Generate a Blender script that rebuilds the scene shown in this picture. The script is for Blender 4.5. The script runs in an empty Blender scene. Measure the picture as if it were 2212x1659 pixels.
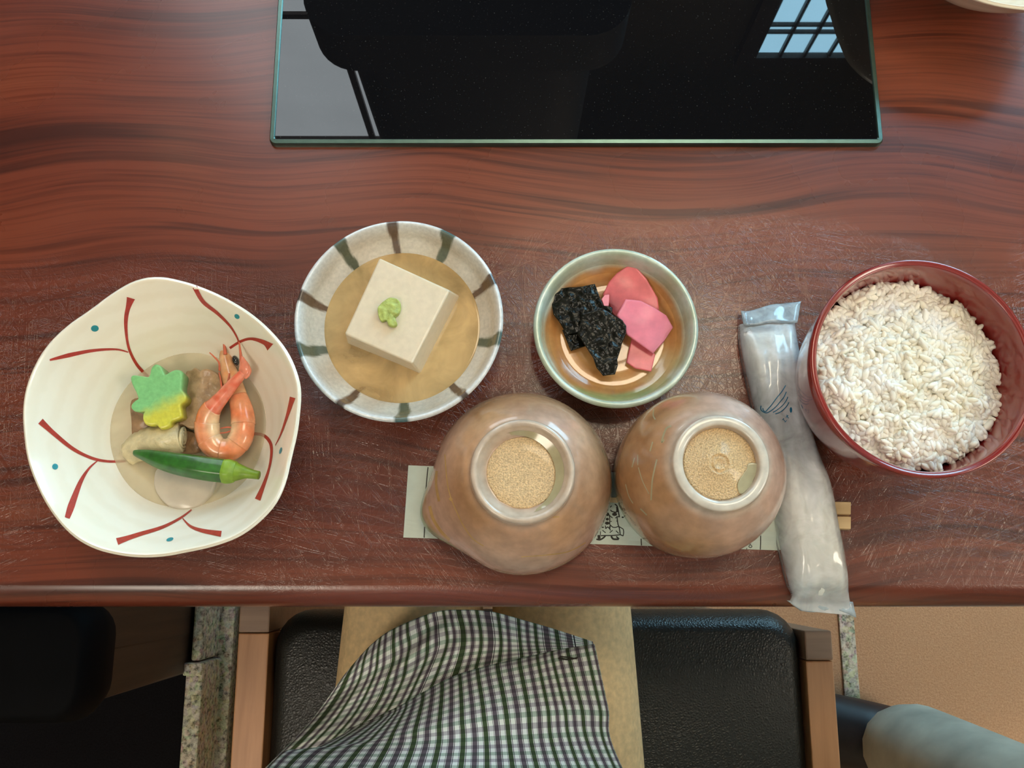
import bpy, bmesh, math, random
from mathutils import Vector, Matrix, noise
from mathutils.bvhtree import BVHTree

# ---------------------------------------------------------------- camera, world, exposure
SC = bpy.context.scene
COL = SC.collection
TAB = 0.72                    # table top height
CAMZ = TAB + 0.50
TILT = math.radians(12.0)
FPX = 1900.0                  # focal length in pixels of the 2212 x 1659 frame
CX, CY = 1106.0, 829.5
cam_d = bpy.data.cameras.new('camera')
cam = bpy.data.objects.new('camera', cam_d); COL.objects.link(cam)
cam.location = (0, 0, CAMZ); cam.rotation_euler = (TILT, 0, 0)
cam_d.sensor_width = 36.0; cam_d.lens = FPX / 2212.0 * 36.0
cam_d.clip_start = 0.01
SC.camera = cam
SC.view_settings.view_transform = 'Standard'
SC.view_settings.look = 'None'
SC.view_settings.exposure = -0.33
SC.view_settings.gamma = 1.0
SC.view_settings.use_curve_mapping = False
W = bpy.data.worlds.new('world'); SC.world = W; W.use_nodes = True
W.node_tree.nodes['Background'].inputs[0].default_value = (0.9, 0.93, 1.0, 1)
W.node_tree.nodes['Background'].inputs[1].default_value = 0.12
WINDOW_RIGHT = 18.0           # radiance of the daylit shoji window
WINDOW_LEFT = 6.5             # radiance of the dim paper screen
LAMP_MAIN = 17.0              # radiance of the ceiling lamp diffuser
LAMP_BACK = 17.0
LAMP_SMALL = 10.0

# ---------------------------------------------------------------- helpers
def ray(px, py):
    r = (px - CX) / FPX; u = (CY - py) / FPX
    s, c = math.sin(TILT), math.cos(TILT)
    return Vector((r, s + u * c, -c + u * s))
CAMP = Vector((0, 0, CAMZ))
def P(px, py, h=0.0):
    """world point on the horizontal plane h metres above the table top"""
    d = ray(px, py); t = (TAB + h - CAMZ) / d.z
    return CAMP + d * t
def M_PX(px, py, h):
    """metres per pixel there"""
    p = P(px, py, h) - CAMP
    return (p.y * math.sin(TILT) - p.z * math.cos(TILT)) / FPX
def crop(ox, oy, s):
    return lambda pts: [(ox + p[0] * s, oy + p[1] * s) + tuple(p[2:]) for p in pts]
def S(r, g, b):
    f = lambda v: (v / 255 / 12.92) if v / 255 <= 0.04045 else ((v / 255 + 0.055) / 1.055) ** 2.4
    return (f(r), f(g), f(b), 1.0)
def nz(x, y, z=0.0): return noise.noise(Vector((x, y, z)))
def lerp(a, b, t): return a + (b - a) * t
def smooth(a, b, x):
    t = max(0.0, min(1.0, (x - a) / (b - a))); return t * t * (3 - 2 * t)
def pts_spline(pts, n, closed=False):
    """Catmull-Rom through tuples, n samples per span"""
    out = []; L = len(pts); spans = L if closed else L - 1
    for i in range(spans):
        g = lambda k: pts[k % L] if closed else pts[max(0, min(L - 1, k))]
        p0, p1, p2, p3 = g(i - 1), g(i), g(i + 1), g(i + 2)
        for j in range(n):
            t = j / n
            out.append(tuple(0.5 * (2 * b + (c - a) * t + (2 * a - 5 * b + 4 * c - d) * t * t + (3 * b - a - 3 * c + d) * t ** 3)
                             for a, b, c, d in zip(p0, p1, p2, p3)))
    if not closed: out.append(tuple(pts[-1]))
    return out
def interp(tab, x):
    if x <= tab[0][0]: return tab[0][1]
    for (a, va), (b, vb) in zip(tab, tab[1:]):
        if x <= b: return va + (vb - va) * (x - a) / (b - a)
    return tab[-1][1]

# ---- materials
def node(nt, typ, ins=None, **att):
    n = nt.nodes.new('ShaderNode' + typ)
    for k, v in att.items(): setattr(n, k, v)
    for k, v in (ins or {}).items():
        s = n.inputs[k]
        if isinstance(v, bpy.types.NodeSocket): nt.links.new(v, s)
        else: s.default_value = v
    return n
def new_mat(name):
    m = bpy.data.materials.new(name); m.use_nodes = True
    nt = m.node_tree; b = nt.nodes['Principled BSDF']
    return m, nt, b
def put(nt, b, key, v):
    if isinstance(v, bpy.types.NodeSocket): nt.links.new(v, b.inputs[key])
    else: b.inputs[key].default_value = v
def mix(nt, fac, a, b, mode='MIX'):
    n = nt.nodes.new('ShaderNodeMix'); n.data_type = 'RGBA'; n.blend_type = mode
    for i, v in ((0, fac), (6, a), (7, b)):
        if isinstance(v, bpy.types.NodeSocket): nt.links.new(v, n.inputs[i])
        else: n.inputs[i].default_value = v
    return n.outputs[2]
def math_n(nt, op, a, b=0.0, c=0.0):
    n = nt.nodes.new('ShaderNodeMath'); n.operation = op
    for i, v in enumerate((a, b, c)):
        if isinstance(v, bpy.types.NodeSocket): nt.links.new(v, n.inputs[i])
        else: n.inputs[i].default_value = v
    return n.outputs[0]
def ramp(nt, fac, stops, interp_='LINEAR'):
    n = nt.nodes.new('ShaderNodeValToRGB'); cr = n.color_ramp; cr.interpolation = interp_
    while len(cr.elements) < len(stops): cr.elements.new(1.0)
    for e, (p, c) in zip(cr.elements, stops):
        e.position = p; e.color = c if len(c) == 4 else tuple(c) + (1,)
    nt.links.new(fac, n.inputs[0]); return n.outputs[0]
def coords(nt, scale=(1, 1, 1), rot=(0, 0, 0), which='Object'):
    tc = nt.nodes.new('ShaderNodeTexCoord')
    return node(nt, 'Mapping', {'Vector': tc.outputs[which], 'Scale': scale, 'Rotation': rot}).outputs[0]
def tex_noise(nt, vec, scale, detail=3.0, rough=0.5, dist=0.0):
    return node(nt, 'TexNoise', {'Vector': vec, 'Scale': scale, 'Detail': detail, 'Roughness': rough, 'Distortion': dist}).outputs[0]
def bump(nt, h, strength, dist=0.001, normal=None):
    d = {'Height': h, 'Strength': strength, 'Distance': dist}
    if normal is not None: d['Normal'] = normal
    return node(nt, 'Bump', d).outputs[0]
def simple(name, col, rough=0.5, var=0.12, nscale=60.0, bumpy=0.0, coat=0.0, spec=0.5, sss=0.0, metallic=0.0, dist=0.001):
    """a plain material with a little noise in tone and relief"""
    m, nt, b = new_mat(name); v = coords(nt)
    f = tex_noise(nt, v, nscale, 4)
    c2 = tuple(max(0, x * (1 - var * 2)) for x in col[:3]) + (1,)
    c1 = tuple(min(1, x * (1 + var)) for x in col[:3]) + (1,)
    put(nt, b, 'Base Color', ramp(nt, f, [(0.3, c2), (0.7, c1)]))
    put(nt, b, 'Roughness', rough); put(nt, b, 'Coat Weight', coat); put(nt, b, 'Coat Roughness', 0.08)
    put(nt, b, 'Specular IOR Level', spec); put(nt, b, 'Metallic', metallic)
    if sss: put(nt, b, 'Subsurface Weight', sss); put(nt, b, 'Subsurface Radius', (0.006, 0.004, 0.003)); put(nt, b, 'Subsurface Scale', 1.0)
    if bumpy: put(nt, b, 'Normal', bump(nt, f, bumpy, dist))
    return m
def attr_mat(name, rough=0.3, nscale=120.0, var=0.1, bumpy=0.0, coat=0.0, sss=0.0, dist=0.0006):
    """colour comes from the mesh's 'glaze' attribute, broken up by noise"""
    m, nt, b = new_mat(name); v = coords(nt)
    a = node(nt, 'VertexColor', layer_name='glaze').outputs[0]
    f = tex_noise(nt, v, nscale, 4)
    g = ramp(nt, f, [(0.3, (1 - 2 * var,) * 3), (0.7, (1 + var * 0.5,) * 3)])
    put(nt, b, 'Base Color', mix(nt, 1.0, a, g, 'MULTIPLY'))
    put(nt, b, 'Roughness', rough); put(nt, b, 'Coat Weight', coat); put(nt, b, 'Coat Roughness', 0.06)
    if sss: put(nt, b, 'Subsurface Weight', sss); put(nt, b, 'Subsurface Radius', (0.006, 0.004, 0.003)); put(nt, b, 'Subsurface Scale', 1.0)
    if bumpy: put(nt, b, 'Normal', bump(nt, f, bumpy, dist))
    return m
def emit(name, col, strength, var=0.06, scale=3.0):
    m, nt, b = new_mat(name)
    f = tex_noise(nt, coords(nt), scale, 3)
    c = ramp(nt, f, [(0.3, tuple(x * (1 - var) for x in col[:3])), (0.7, tuple(x * (1 + var) for x in col[:3]))])
    put(nt, b, 'Base Color', (0.1, 0.1, 0.1, 1)); put(nt, b, 'Emission Color', c); put(nt, b, 'Emission Strength', strength)
    return m
def clear_mat(name, tint, body=None, fac=0.0, rough=0.05, ior=1.33, bumpy=0.0, nscale=60.0):
    """thin clear stuff: see-through with a Fresnel gloss, optionally a milky body"""
    m, nt, b = new_mat(name); out = nt.nodes['Material Output']
    tr = node(nt, 'BsdfTransparent', {'Color': tint})
    n = None
    f = tex_noise(nt, coords(nt), nscale, 4, 0.55, 0.6)
    if bumpy: n = bump(nt, f, bumpy, 0.001)
    gd = {'Color': (1, 1, 1, 1), 'Roughness': rough}; fd = {'IOR': ior}
    if n is not None: gd['Normal'] = n; fd['Normal'] = n
    gl = node(nt, 'BsdfGlossy', gd); fr = node(nt, 'Fresnel', fd)
    base = tr.outputs[0]
    if fac:
        df = node(nt, 'BsdfDiffuse', {'Color': body})
        base = node(nt, 'MixShader', {0: math_n(nt, 'MULTIPLY', f, fac * 2), 1: tr.outputs[0], 2: df.outputs[0]}).outputs[0]
    mx = node(nt, 'MixShader', {0: fr.outputs[0], 1: base, 2: gl.outputs[0]})
    nt.links.new(mx.outputs[0], out.inputs[0]); nt.nodes.remove(b)
    return m

# ---- objects
ORIGIN = {}
def tag(o, label=None, cat=None, group=None, kind=None):
    if label: o['label'] = label
    if cat: o['category'] = cat
    if group: o['group'] = group
    if kind: o['kind'] = kind
    return o
def empty(name, loc, label=None, cat=None, group=None, kind=None):
    o = bpy.data.objects.new(name, None); COL.objects.link(o)
    o.location = loc; o.empty_display_size = 0.02; ORIGIN[o.name] = Vector(loc)
    return tag(o, label, cat, group, kind)
class MB:
    def __init__(s): s.v = []; s.f = []; s.col = None; s.uv = None
    def ring_loft(s, rings, closed=True, cap0=False, cap1=False):
        base = len(s.v); n = len(rings[0])
        for r in rings: s.v.extend(Vector(p) for p in r)
        for i in range(len(rings) - 1):
            for j in range(n if closed else n - 1):
                a = base + i * n + j; b = base + i * n + (j + 1) % n
                s.f.append((a, b, b + n, a + n))
        if cap0: s.f.append(tuple(base + j for j in reversed(range(n))))
        if cap1: s.f.append(tuple(base + (len(rings) - 1) * n + j for j in range(n)))
        return s
    def box(s, a, b):
        x0, y0, z0 = a; x1, y1, z1 = b
        return s.ring_loft([[(x0, y0, z0), (x1, y0, z0), (x1, y1, z0), (x0, y1, z0)],
                            [(x0, y0, z1), (x1, y0, z1), (x1, y1, z1), (x0, y1, z1)]], True, True, True)
    def bbox_round(s, a, b, r=0.003, seg=2):
        """box with bevelled edges"""
        bm = bmesh.new(); m = MB().box(a, b)
        vs = [bm.verts.new(v) for v in m.v]
        for f in m.f: bm.faces.new([vs[i] for i in f])
        bmesh.ops.recalc_face_normals(bm, faces=bm.faces)
        bmesh.ops.bevel(bm, geom=list(bm.edges), offset=r, segments=seg, affect='EDGES', profile=0.5)
        return s.add_bm(bm)
    def add_bm(s, bm):
        base = len(s.v); bm.verts.index_update()
        s.v.extend(v.co.copy() for v in bm.verts)
        s.f.extend(tuple(base + v.index for v in f.verts) for f in bm.faces)
        bm.free(); return s
    def tube(s, path, radii, n=8, flat=1.0, caps=True, phase=0.0, ridge=None):
        path = [Vector(p) for p in path]; rings = []; up = Vector((0, 0, 1))
        for i, p in enumerate(path):
            t = (path[min(i + 1, len(path) - 1)] - path[max(i - 1, 0)])
            t = t.normalized() if t.length > 1e-9 else Vector((1, 0, 0))
            side = t.cross(up)
            side = side.normalized() if side.length > 1e-4 else Vector((1, 0, 0))
            u = side.cross(t).normalized()
            r = radii[i] if isinstance(radii, (list, tuple)) else radii
            ring = []
            for k in range(n):
                a = 2 * math.pi * k / n + phase
                m = ridge(a) if ridge else 1.0
                ring.append(p + side * (math.cos(a) * r * m) + u * (math.sin(a) * r * flat * m))
            rings.append(ring)
        return s.ring_loft(rings, True, caps, caps)
    def lathe(s, c, prof, n=96, rfun=None):
        """prof: list of (r, z) from one axis end to the other; rfun(theta, r, z) -> (r, z)"""
        c = Vector(c); rings = []
        for (r, z) in prof:
            ring = []
            for k in range(n):
                a = 2 * math.pi * k / n
                rr, zz = rfun(a, r, z) if rfun else (r, z)
                ring.append(c + Vector((math.cos(a) * rr, math.sin(a) * rr, zz)))
            rings.append(ring)
        return s.ring_loft(rings)
    def bvh(s): return BVHTree.FromPolygons(s.v, s.f)
    def build(s, name, mat, parent=None, origin=None, smooth_=True, angle=None, merge=False):
        if origin is None:
            if parent is not None: origin = ORIGIN[parent.name]
            else:
                xs = [v.x for v in s.v]; ys = [v.y for v in s.v]; zs = [v.z for v in s.v]
                origin = Vector(((min(xs) + max(xs)) / 2, (min(ys) + max(ys)) / 2, min(zs)))
        origin = Vector(origin)
        me = bpy.data.meshes.new(name)
        me.from_pydata([tuple(Vector(v) - origin) for v in s.v], [], s.f)
        if s.col:
            ca = me.color_attributes.new('glaze', 'FLOAT_COLOR', 'POINT')
            ca.data.foreach_set('color', [x for c in s.col for x in (c[0], c[1], c[2], 1.0)])
        if s.uv:
            uvl = me.uv_layers.new(name='UVMap')
            for l in me.loops: uvl.data[l.index].uv = s.uv[l.vertex_index]
        bm = bmesh.new(); bm.from_mesh(me)
        if merge: bmesh.ops.remove_doubles(bm, verts=bm.verts, dist=1e-6)
        bmesh.ops.recalc_face_normals(bm, faces=bm.faces); bm.to_mesh(me); bm.free()
        me.materials.append(mat)
        if smooth_:
            me.polygons.foreach_set('use_smooth', [True] * len(me.polygons))
            if angle: me.set_sharp_from_angle(angle=math.radians(angle))
        me.update()
        o = bpy.data.objects.new(name, me); COL.objects.link(o)
        if parent is not None:
            o.parent = parent; o.location = origin - ORIGIN[parent.name]
        else: o.location = origin
        ORIGIN[o.name] = origin
        return o
def box_obj(name, a, b, mat, parent=None, r=0.003, **k):
    m = MB().bbox_round(a, b, r) if r else MB().box(a, b)
    return m.build(name, mat, parent, angle=20, **k)
def slab(outline, h_top, h_bot, bev=0.0015, amp=0.0, freq=120.0, seed=0.0, tilt=(0, 0), dome=0.0, n=6, closed_spline=True, shrink=1.0, zmap=None, rr=8):
    """solid piece with a traced outline (pixels seen at height h_top), bevelled edge and uneven top"""
    pts = pts_spline(outline, n, True) if closed_spline else pts_lin(outline, n)
    w = [P(p[0], p[1], h_top) for p in pts]
    c = sum(w, Vector()) / len(w)
    def top(q, e):
        z = h_top + TAB + tilt[0] * (q.x - c.x) + tilt[1] * (q.y - c.y) + dome * (1 - e * e)
        z += amp * nz(q.x * freq, q.y * freq, seed)
        if zmap: z += zmap(q, c)
        return z
    rings = []
    for sc, dz in ((0.0, None), (0.6 * shrink, None), (0.96 * shrink, None)):
        rings.append([Vector((lerp(c.x, q.x, sc), lerp(c.y, q.y, sc), TAB + h_bot)) for q in w])
    for sc, dz in [(1.0, bev * 1.6), (1.0, bev), (0.985, bev * 0.35), (0.955, 0.0)] + [(0.9 - 0.9 * k / rr, 0) for k in range(rr + 1)]:
        ring = []
        for q in w:
            p = Vector((lerp(c.x, q.x, sc), lerp(c.y, q.y, sc), 0)); p.z = top(p, sc) - dz
            ring.append(p)
        rings.append(ring)
    return MB().ring_loft(rings)
def pts_lin(pts, n):
    out = []
    for i, p in enumerate(pts):
        q = pts[(i + 1) % len(pts)]
        for j in range(n): out.append(tuple(lerp(a, b, j / n) for a, b in zip(p, q)))
    return out
def stroke(tree, pts, widths, off=0.00012, n=6, close=False):
    """painted or inked line: pixels traced onto a surface, as a ribbon lying on it"""
    sp = pts_spline([p[:2] for p in pts], n) if len(pts) > 2 else [tuple(lerp(a, b, j / 8) for a, b in zip(pts[0], pts[1])) for j in range(9)]
    m = MB(); L = len(sp); ra = []; rb = []
    for i, p in enumerate(sp):
        q0 = sp[max(0, i - 1)]; q1 = sp[min(L - 1, i + 1)]
        dx, dy = q1[0] - q0[0], q1[1] - q0[1]; l = math.hypot(dx, dy) or 1
        w = interp(widths, i / (L - 1)) * 0.5 if isinstance(widths, (list, tuple)) else widths * 0.5
        row = []
        for sgn in (1, -1):
            x, y = p[0] - dy / l * w * sgn, p[1] + dx / l * w * sgn
            loc, nor, idx, d = tree.ray_cast(CAMP, ray(x, y).normalized())
            if loc is None: row = None; break
            if nor.dot(ray(x, y)) > 0: nor = -nor
            row.append(loc + nor * off)
        if row: ra.append(row)
    if len(ra) < 2: return None
    return m.ring_loft(ra, closed=False)
def blob(tree, c, rx, ry, ang=0.0, off=0.00012, n=14):
    """painted dot on a surface"""
    m = MB(); ring = []; ca, sa = math.cos(ang), math.sin(ang)
    for k in range(n):
        a = 2 * math.pi * k / n
        x, y = c[0] + math.cos(a) * rx * ca - math.sin(a) * ry * sa, c[1] + math.cos(a) * rx * sa + math.sin(a) * ry * ca
        loc, nor, idx, d = tree.ray_cast(CAMP, ray(x, y).normalized())
        if loc is None: return None
        if nor.dot(ray(x, y)) > 0: nor = -nor
        ring.append(loc + nor * off)
    cen = sum(ring, Vector()) / n
    return m.ring_loft([ring, [cen + (p - cen) * 0.3 for p in ring]], True, False, True)
def skin(name, joints, edges, mat, parent=None, sub=2, origin=None):
    names = list(joints); origin = Vector(origin if origin is not None else (ORIGIN[parent.name] if parent else (0, 0, 0)))
    me = bpy.data.meshes.new(name)
    me.from_pydata([tuple(Vector(joints[k][0]) - origin) for k in names], [(names.index(a), names.index(b)) for a, b in edges], [])
    o = bpy.data.objects.new(name, me); COL.objects.link(o)
    o.modifiers.new('skin', 'SKIN')
    sv = me.skin_vertices[0].data
    for i, k in enumerate(names):
        r = joints[k][1]; sv[i].radius = (r, r) if not isinstance(r, tuple) else r
        sv[i].use_root = (i == 0)
    o.modifiers['skin'].use_smooth_shade = True
    sm = o.modifiers.new('smooth', 'SUBSURF'); sm.levels = sub; sm.render_levels = sub
    me.materials.append(mat)
    if parent: o.parent = parent; o.location = origin - ORIGIN[parent.name]
    else: o.location = origin
    ORIGIN[o.name] = origin
    return o
def copy_tree(o, parent=None):
    c = o.copy(); COL.objects.link(c); c.parent = parent
    for ch in list(o.children): copy_tree(ch, c)
    return c

# ---------------------------------------------------------------- materials of the place
def wood_red():
    m, nt, b = new_mat('red_lacquered_wood')
    v0 = coords(nt)
    warp = tex_noise(nt, coords(nt, (2.6, 3.4, 1)), 1.7, 1, 0.4)
    off = node(nt, 'CombineXYZ', {'Y': math_n(nt, 'MULTIPLY', math_n(nt, 'SUBTRACT', warp, 0.5), 0.065)}).outputs[0]
    v = node(nt, 'VectorMath', {0: v0, 1: off}, operation='ADD').outputs[0]
    va = node(nt, 'Mapping', {'Vector': v, 'Scale': (1.7, 70, 1)}).outputs[0]
    vb = node(nt, 'Mapping', {'Vector': v, 'Scale': (7, 420, 1)}).outputs[0]
    vd = node(nt, 'Mapping', {'Vector': v, 'Scale': (3.5, 170, 1)}).outputs[0]
    vc = node(nt, 'Mapping', {'Vector': v, 'Scale': (1.0, 7, 1)}).outputs[0]
    band = tex_noise(nt, va, 1.0, 3, 0.55, 0.25)
    mid = tex_noise(nt, vd, 1.0, 3, 0.6, 0.2)
    fine = tex_noise(nt, vb, 1.0, 3, 0.65)
    tone = tex_noise(nt, vc, 1.6, 3, 0.5)
    base = ramp(nt, tone, [(0.30, S(94, 38, 25)), (0.50, S(110, 50, 32)), (0.72, S(124, 64, 42))])
    patch = ramp(nt, tex_noise(nt, coords(nt, (2.0, 6.0, 1)), 2.0, 2), [(0.36, (0.30,) * 3), (0.60, (1.0,) * 3)])
    dark = ramp(nt, band, [(0.33, (1, 1, 1)), (0.43, (0, 0, 0))])
    c = mix(nt, math_n(nt, 'MULTIPLY', math_n(nt, 'MULTIPLY', dark, patch), 0.85), base, S(52, 19, 14))
    c = mix(nt, math_n(nt, 'MULTIPLY', ramp(nt, mid, [(0.34, (1, 1, 1)), (0.46, (0, 0, 0))]), 0.72), c, S(60, 23, 16))
    line = ramp(nt, fine, [(0.36, (0.66, 0.60, 0.58)), (0.54, (1, 1, 1))])
    c = mix(nt, 0.8, c, mix(nt, 1.0, c, line, 'MULTIPLY'))
    put(nt, b, 'Base Color', c)
    # wear: hairline scratches where dishes have been pushed about
    h = None
    for k, (rot, sc) in enumerate(((0.25, (16, 300, 1)), (0.9, (14, 340, 1)), (1.5, (18, 280, 1)), (2.1, (15, 320, 1)), (2.75, (14, 360, 1)))):
        e = tex_noise(nt, node(nt, 'Mapping', {'Vector': coords(nt, (1, 1, 1), (0, 0, rot)), 'Scale': sc}).outputs[0], 1.0, 1.0, 0.5, 0.9)
        g = ramp(nt, math_n(nt, 'ABSOLUTE', math_n(nt, 'SUBTRACT', e, 0.5)), [(0.0, (0, 0, 0)), (0.035, (1, 1, 1))])
        h = g if h is None else mix(nt, 1.0, h, g, 'MULTIPLY')
    sepv = node(nt, 'SeparateXYZ', {0: v0})
    zone = math_n(nt, 'SUBTRACT', 1.0, math_n(nt, 'MULTIPLY', math_n(nt, 'ABSOLUTE', math_n(nt, 'ADD', sepv.outputs[1], 0.33)), 7.0))
    worn = ramp(nt, math_n(nt, 'ADD', zone, math_n(nt, 'MULTIPLY', math_n(nt, 'SUBTRACT', tex_noise(nt, v0, 7.0, 2), 0.5), 1.2)), [(0.25, (0.0,) * 3), (0.75, (1,) * 3)])
    hw = mix(nt, worn, (1, 1, 1, 1), h)
    n1 = bump(nt, hw, 0.40, 0.0005)
    put(nt, b, 'Normal', n1)
    put(nt, b, 'Roughness', ramp(nt, tex_noise(nt, v0, 14, 4), [(0.3, (0.26,) * 3), (0.7, (0.31,) * 3)]))
    put(nt, b, 'Specular IOR Level', 0.55)
    put(nt, b, 'Coat Weight', 0.26); put(nt, b, 'Coat Roughness', 0.16)
    return m
def wood_plain(name, c1, c2, rough=0.45, axis=1):
    m, nt, b = new_mat(name)
    sc = [90, 90, 90]; sc[axis] = 6
    f = tex_noise(nt, coords(nt, tuple(sc)), 1.0, 4, 0.6, 0.3)
    put(nt, b, 'Base Color', ramp(nt, f, [(0.3, c1), (0.7, c2)])); put(nt, b, 'Roughness', rough)
    put(nt, b, 'Normal', bump(nt, f, 0.1, 0.0005))
    return m
def granite():
    m, nt, b = new_mat('speckled_granite'); v = coords(nt)
    f = tex_noise(nt, v, 170, 3, 0.7)
    g = node(nt, 'TexVoronoi', {'Vector': v, 'Scale': 150.0}).outputs[1]
    c = ramp(nt, f, [(0.34, S(86, 84, 70)), (0.46, S(172, 166, 146)), (0.62, S(214, 210, 190))])
    put(nt, b, 'Base Color', mix(nt, 0.25, c, g, 'SOFT_LIGHT')); put(nt, b, 'Roughness', 0.6)
    put(nt, b, 'Normal', bump(nt, f, 0.2, 0.001)); return m
def carpet(name, c1, c2):
    m, nt, b = new_mat(name); v = coords(nt)
    f = tex_noise(nt, v, 420, 4, 0.7); g = tex_noise(nt, v, 6, 3)
    c = ramp(nt, f, [(0.3, c1), (0.7, c2)])
    put(nt, b, 'Base Color', mix(nt, 0.3, c, ramp(nt, g, [(0.3, (0.75,) * 3), (0.7, (1,) * 3)]), 'MULTIPLY')); put(nt, b, 'Roughness', 0.95)
    put(nt, b, 'Specular IOR Level', 0.1); put(nt, b, 'Normal', bump(nt, f, 0.5, 0.003)); return m
M = {}
M['table'] = wood_red()
M['granite'] = granite()
M['carpet'] = carpet('brown_carpet', S(184, 140, 106), S(216, 174, 138))
M['floor_dark'] = carpet('charcoal_floor', S(16, 15, 18), S(30, 28, 31))
M['plaster'] = simple('dark_plaster', S(84, 76, 62), 0.9, 0.08, 40, 0.2)
M['plaster_light'] = simple('sand_plaster', S(188, 174, 150), 0.9, 0.06, 40, 0.2)
M['ceiling'] = simple('warm_ceiling_boards', S(216, 204, 184), 0.8, 0.06, 20)
M['frame_dark'] = wood_plain('dark_window_wood', S(40, 26, 18), S(70, 48, 34), 0.5, 2)
M['pane_day'] = emit('daylit_pane', (0.40, 0.77, 1.0), WINDOW_RIGHT)
M['pane_dim'] = emit('dim_paper_pane', (0.86, 0.95, 1.0), WINDOW_LEFT)
M['lamp_main'] = emit('warm_lamp_diffuser', (1.0, 0.84, 0.60), LAMP_MAIN, 0.03)
M['lamp_back'] = emit('soft_lamp_diffuser', (1.0, 0.88, 0.72), LAMP_BACK, 0.03)
M['lamp_small'] = emit('amber_lamp_diffuser', (1.0, 0.72, 0.42), LAMP_SMALL, 0.03)
M['black_metal'] = simple('black_enamel', S(12, 12, 13), 0.75, 0.1, 30)
M['brass'] = simple('dull_metal', S(120, 118, 110), 0.3, 0.05, 80, metallic=1.0)

# ---------------------------------------------------------------- room shell
XL, XR, YB, YF, CEIL = -2.3, 2.5, -2.0, 1.45, 3.05
def struct(name, a, b, mat, r=0.0):
    o = box_obj(name, a, b, mat, r=r); tag(o, kind='structure'); return o
# carpet to the right of the left granite kerb, dark floor beyond it
kx0 = P(412, 1500, -TAB + 0.01).x
floor = struct('floor', (kx0 + 0.07, YB, -0.05), (XR, YF, 0.0), M['carpet'])
floor2 = struct('floor_dark_aisle', (XL, YB, -0.09), (kx0 + 0.07, YF, -0.04), M['floor_dark'])
struct('ceiling', (XL, YB, CEIL), (XR, YF, CEIL + 0.05), M['ceiling'])
struct('wall_left', (XL - 0.06, YB, -0.09), (XL, YF, CEIL), M['plaster_light'])
struct('wall_right', (XR, YB, -0.05), (XR + 0.06, YF, CEIL), M['plaster_light'])
struct('wall_back', (XL, YB - 0.06, -0.09), (XR, YB, CEIL), M['plaster_light'])
struct('wall_front', (XL, YF, -0.09), (XR, YF + 0.06, CEIL), M['plaster'])

def shoji(name, x0, x1, zs, ncol, mat, bar=0.012, kind='structure'):
    y = YF - 0.03
    w = empty(name, ((x0 + x1) / 2, YF - 0.02, zs[0]), kind=kind)
    fr = MB()
    for a, b in (((x0 - 0.05, y, zs[0] - 0.05), (x0, YF, zs[-1] + 0.05)), ((x1, y, zs[0] - 0.05), (x1 + 0.05, YF, zs[-1] + 0.05)),
                 ((x0, y, zs[0] - 0.05), (x1, YF, zs[0])), ((x0, y, zs[-1]), (x1, YF, zs[-1] + 0.05))): fr.box(a, b)
    fr.build('window_frame', M['frame_dark'], w, smooth_=False)
    dx = (x1 - x0) / ncol
    for i in range(1, ncol):
        box_obj('muntin', (x0 + i * dx - bar / 2, y + 0.004, zs[0]), (x0 + i * dx + bar / 2, YF - 0.014, zs[-1]), M['frame_dark'], w, r=0)
    for z in zs[1:-1]:
        box_obj('muntin', (x0, y + 0.006, z - bar / 2), (x1, YF - 0.014, z + bar / 2), M['frame_dark'], w, r=0)
    cache = {}
    for i in range(ncol):
        for a, b in zip(zs, zs[1:]):
            key = round(b - a, 4)
            if key not in cache:
                o = box_obj('pane', (x0 + i * dx, YF - 0.012, a), (x0 + (i + 1) * dx, YF - 0.006, b), mat, w, r=0, origin=(x0 + i * dx, YF - 0.012, a)); cache[key] = o
            else:
                o = cache[key].copy(); COL.objects.link(o); o.parent = w
                o.location = Vector((x0 + i * dx, YF - 0.012, a)) - ORIGIN[w.name]
    return w
shoji('window_1', 0.69, 0.69 + 0.069 * 13, [0.22, 0.54, 0.86, 1.18, 1.50, 1.82, 2.14, 2.33, 2.362, 2.47], 13, M['pane_day'], 0.008)
shoji('window_2', -0.84, -0.10, [0.95, 1.62, 2.29, 2.96], 2, M['pane_dim'], 0.02)

# ---------------------------------------------------------------- lamps and duct overhead (mostly seen as reflections, aisle lamp added as fill)
def ceiling_lamp(name, c, rx, ry, mat, label, rod=True):
    z = c[2]
    t = empty(name, (c[0], c[1], z), label, 'lamp')
    box_obj('diffuser', (c[0] - rx, c[1] - ry, z), (c[0] + rx, c[1] + ry, z + 0.03), mat, t, r=0.008)
    m = MB()
    for a, b in (((-rx - .02, -ry - .02), (-rx, ry + .02)), ((rx, -ry - .02), (rx + .02, ry + .02)), ((-rx, -ry - .02), (rx, -ry)), ((-rx, ry), (rx, ry + .02))):
        m.box((c[0] + a[0], c[1] + a[1], z + 0.004), (c[0] + b[0], c[1] + b[1], z + 0.05))
    m.box((c[0] - rx, c[1] - ry, z + 0.03), (c[0] + rx, c[1] + ry, z + 0.05))
    m.build('shade', M['frame_dark'], t, smooth_=False)
    MB().tube([(c[0], c[1], z + 0.05), (c[0], c[1], CEIL)], 0.006).build('rod', M['black_metal'], t)
ceiling_lamp('pendant_lamp', (0.36, 0.60, 2.60), 0.32, 0.19, M['lamp_main'], 'wide warm pendant lamp hanging over the table')
ceiling_lamp('pendant_lamp', (1.92, -0.60, 2.60), 0.50, 0.42, M['lamp_back'], 'largest pale pendant lamp hanging over the brown carpet')
ceiling_lamp('pendant_lamp', (-0.85, -1.00, 2.60), 0.34, 0.34, M['lamp_back'], 'added square pale fill lamp hanging over the dark aisle')  # added fill lamp with no known source, brightens the left stone kerb
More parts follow.
